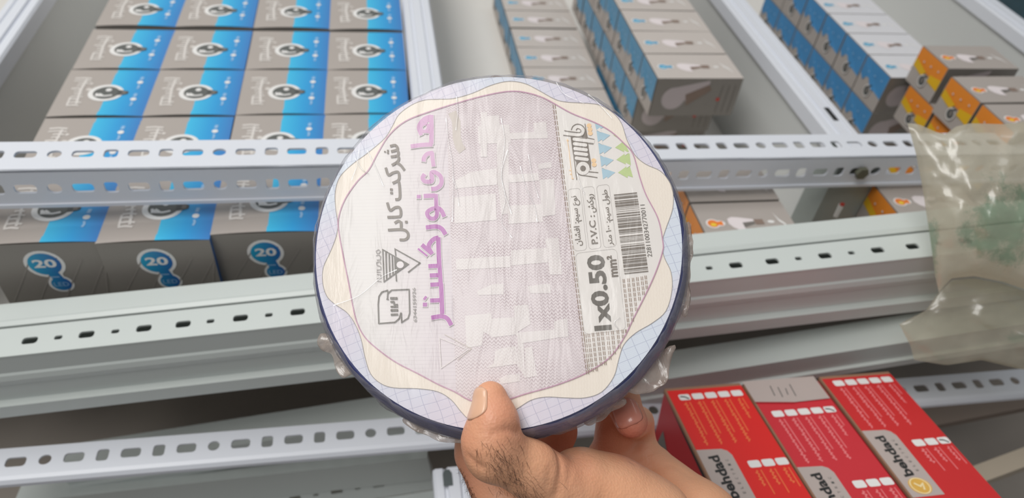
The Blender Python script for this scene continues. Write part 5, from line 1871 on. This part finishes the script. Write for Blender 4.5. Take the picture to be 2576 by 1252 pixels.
# ================================================================== THE PLASTIC BAG
def bag_material(name, opacity):
    m = bpy.data.materials.new(name)
    m.use_nodes = True
    nt = m.node_tree
    nt.nodes.remove(nt.nodes['Principled BSDF'])
    out = nt.nodes['Material Output']
    tc = nt.nodes.new('ShaderNodeTexCoord')
    # torn green print: blotchy patches only where the print area is
    nz = nt.nodes.new('ShaderNodeTexNoise'); nz.inputs['Scale'].default_value = 55; nz.inputs['Detail'].default_value = 6; nz.inputs['Roughness'].default_value = 0.7
    nt.links.new(tc.outputs['Object'], nz.inputs['Vector'])
    at_ = nt.nodes.new('ShaderNodeVertexColor'); at_.layer_name = 'print_area'
    sm = mathn(nt, 'ADD', nz.outputs['Fac'], mathn(nt, 'MULTIPLY', at_.outputs['Color'], 0.48))
    mr = nt.nodes.new('ShaderNodeMapRange'); mr.inputs['From Min'].default_value = 0.74; mr.inputs['From Max'].default_value = 0.92
    nt.links.new(sm, mr.inputs['Value'])
    col = mixc(nt, mathn(nt, 'MULTIPLY', mr.outputs[0], 0.85), lin((232, 224, 204)), lin((44, 148, 110)))
    df = nt.nodes.new('ShaderNodeBsdfDiffuse')
    nt.links.new(col, df.inputs['Color'])
    tl = nt.nodes.new('ShaderNodeBsdfTranslucent')
    nt.links.new(col, tl.inputs['Color'])
    dm = nt.nodes.new('ShaderNodeMixShader'); dm.inputs[0].default_value = 0.4
    nt.links.new(df.outputs[0], dm.inputs[1]); nt.links.new(tl.outputs[0], dm.inputs[2])
    tr = nt.nodes.new('ShaderNodeBsdfTransparent'); tr.inputs['Color'].default_value = (0.93, 0.92, 0.86, 1)
    m1 = nt.nodes.new('ShaderNodeMixShader'); m1.inputs[0].default_value = opacity
    nt.links.new(tr.outputs[0], m1.inputs[1]); nt.links.new(dm.outputs[0], m1.inputs[2])
    gl = nt.nodes.new('ShaderNodeBsdfGlossy'); gl.inputs['Roughness'].default_value = 0.26
    n2 = nt.nodes.new('ShaderNodeTexNoise'); n2.inputs['Scale'].default_value = 14; n2.inputs['Detail'].default_value = 5; n2.inputs['Distortion'].default_value = 1.5
    nt.links.new(tc.outputs['Object'], n2.inputs['Vector'])
    bp = nt.nodes.new('ShaderNodeBump'); bp.inputs['Strength'].default_value = 0.45; bp.inputs['Distance'].default_value = 0.004
    nt.links.new(n2.outputs['Fac'], bp.inputs['Height'])
    nt.links.new(bp.outputs['Normal'], gl.inputs['Normal'])
    nt.links.new(bp.outputs['Normal'], df.inputs['Normal'])
    m2 = nt.nodes.new('ShaderNodeMixShader'); m2.inputs[0].default_value = 0.09
    nt.links.new(m1.outputs[0], m2.inputs[1]); nt.links.new(gl.outputs[0], m2.inputs[2])
    nt.links.new(m2.outputs[0], out.inputs['Surface'])
    return m


M_BAG = bag_material('cloudy_bag_plastic', 0.47)
M_BAGTHIN = bag_material('thin_bag_plastic', 0.24)


def interp(poly, s):
    L_ = [0]
    for i in range(1, len(poly)):
        L_.append(L_[-1] + math.hypot(poly[i][0] - poly[i - 1][0], poly[i][1] - poly[i - 1][1]))
    q = s * L_[-1]
    for i in range(1, len(poly)):
        if q <= L_[i] + 1e-9:
            f_ = (q - L_[i - 1]) / (L_[i] - L_[i - 1])
            return tuple(poly[i - 1][k] + (poly[i][k] - poly[i - 1][k]) * f_ for k in range(len(poly[0])))
    return poly[-1]


def lobe(name, left, right, top, bottom, t0, bulge, parent, nu=44, nv=44, prints=(), thickness=0.03, seed=0.0, folds=()):
    """puffy bag lobe between four measured edges (Coons patch), closed by a flatter rear sheet"""
    V, F, pa = [], [], []
    base = parent.location
    for sheet in (0, 1):
        for i in range(nu + 1):
            u = i / nu
            for j in range(nv + 1):
                w_ = j / nv
                l_, r_ = interp(left, w_), interp(right, w_)
                t_, b_ = interp(top, u), interp(bottom, u)
                c00, c10, c01, c11 = left[0], right[0], left[-1], right[-1]
                p = [(1 - u) * l_[k] + u * r_[k] + (1 - w_) * t_[k] + w_ * b_[k] - ((1 - u) * (1 - w_) * c00[k] + u * (1 - w_) * c10[k] + (1 - u) * w_ * c01[k] + u * w_ * c11[k]) for k in range(2)]
                env = (math.sin(math.pi * min(1, u * 0.85 + 0.0)) ** 0.5) * (math.sin(math.pi * w_) ** 0.5) if 0 < u and 0 < w_ < 1 else 0.0
                q = Vector((p[0] / 90 + seed, p[1] / 90, 0))
                wr = 0.0045 * noise.fractal(q, 0.8, 2.2, 4) + 0.006 * (0.3 - abs(noise.noise(Vector((p[0] / 60 + p[1] / 210, seed, 0.3))))) + 0.003 * (0.3 - abs(noise.noise(Vector((p[0] / 95 - p[1] / 60, seed + 5, 1.3)))))
                t = t0 - (bulge * env + wr * (0.3 + 0.7 * env) if sheet == 0 else -thickness * env + 0.3 * wr * env)
                for (fx, fy, fr, fa) in folds:
                    t -= fa * math.exp(-((p[0] - fx) ** 2 + (p[1] - fy) ** 2) / (2 * fr * fr)) * (1 if sheet == 0 else 0)
                V.append(at(p[0], p[1], t=t) - base)
                a_ = 0.0
                for (cx_, cy_, rx, ry, s_) in prints:
                    a_ = max(a_, s_ * math.exp(-(((p[0] - cx_) / rx) ** 2 + ((p[1] - cy_) / ry) ** 2)))
                pa.append(a_ if sheet == 0 else 0)
    N = (nu + 1) * (nv + 1)
    for sheet in (0, 1):
        for i in range(nu):
            for j in range(nv):
                k = sheet * N + i * (nv + 1) + j
                f_ = (k, k + 1, k + nv + 2, k + nv + 1)
                F.append(f_ if sheet == 0 else f_[::-1])
    me_ = bpy.data.meshes.new(name)
    me_.from_pydata([tuple(p) for p in V], [], F)
    ca_ = me_.color_attributes.new('print_area', 'FLOAT_COLOR', 'POINT')
    ca_.data.foreach_set('color', np.repeat(np.array(pa)[:, None], 4, 1).astype(np.float32).ravel())
    me_.materials.append(M_BAG if bulge > 0.01 else M_BAGTHIN)
    me_.polygons.foreach_set('use_smooth', [True] * len(me_.polygons))
    o = bpy.data.objects.new(name, me_)
    COL.objects.link(o)
    o.parent = parent
    return o


bag = empty('plastic_bag', at(2500, 900, t=0.56))
tag(bag, 'cloudy crumpled plastic bag with torn green print at the right edge', 'plastic bag')
lobe('bag_front', [(2283, 310), (2305, 390), (2322, 480), (2340, 600), (2352, 690), (2362, 735)], [(2760, 300), (2765, 420), (2770, 560), (2770, 700), (2765, 780)],
     [(2283, 310), (2310, 312), (2350, 330), (2378, 338), (2405, 318), (2440, 310), (2520, 312), (2640, 300), (2760, 300)], [(2362, 735), (2392, 700), (2450, 694), (2520, 708), (2600, 735), (2765, 780)],
     0.545, 0.022, bag, prints=((2520, 560, 120, 130, 1.0), (2345, 620, 24, 120, 0.9), (2450, 590, 60, 50, 1.0)), seed=1.7,
     folds=((2480, 520, 70, 0.008), (2400, 340, 30, 0.004)), thickness=0.010)
lobe('bag_tail', [(2362, 735), (2330, 780), (2262, 815), (2290, 868), (2300, 905)], [(2765, 780), (2770, 840), (2770, 900), (2765, 950)],
     [(2362, 735), (2392, 705), (2450, 700), (2520, 712), (2600, 738), (2765, 780)], [(2300, 905), (2380, 918), (2470, 905), (2576, 930), (2765, 950)],
     0.560, 0.006, bag, prints=((2330, 900, 70, 40, 0.5), (2560, 850, 40, 40, 0.8)), thickness=0.006, seed=6.1)
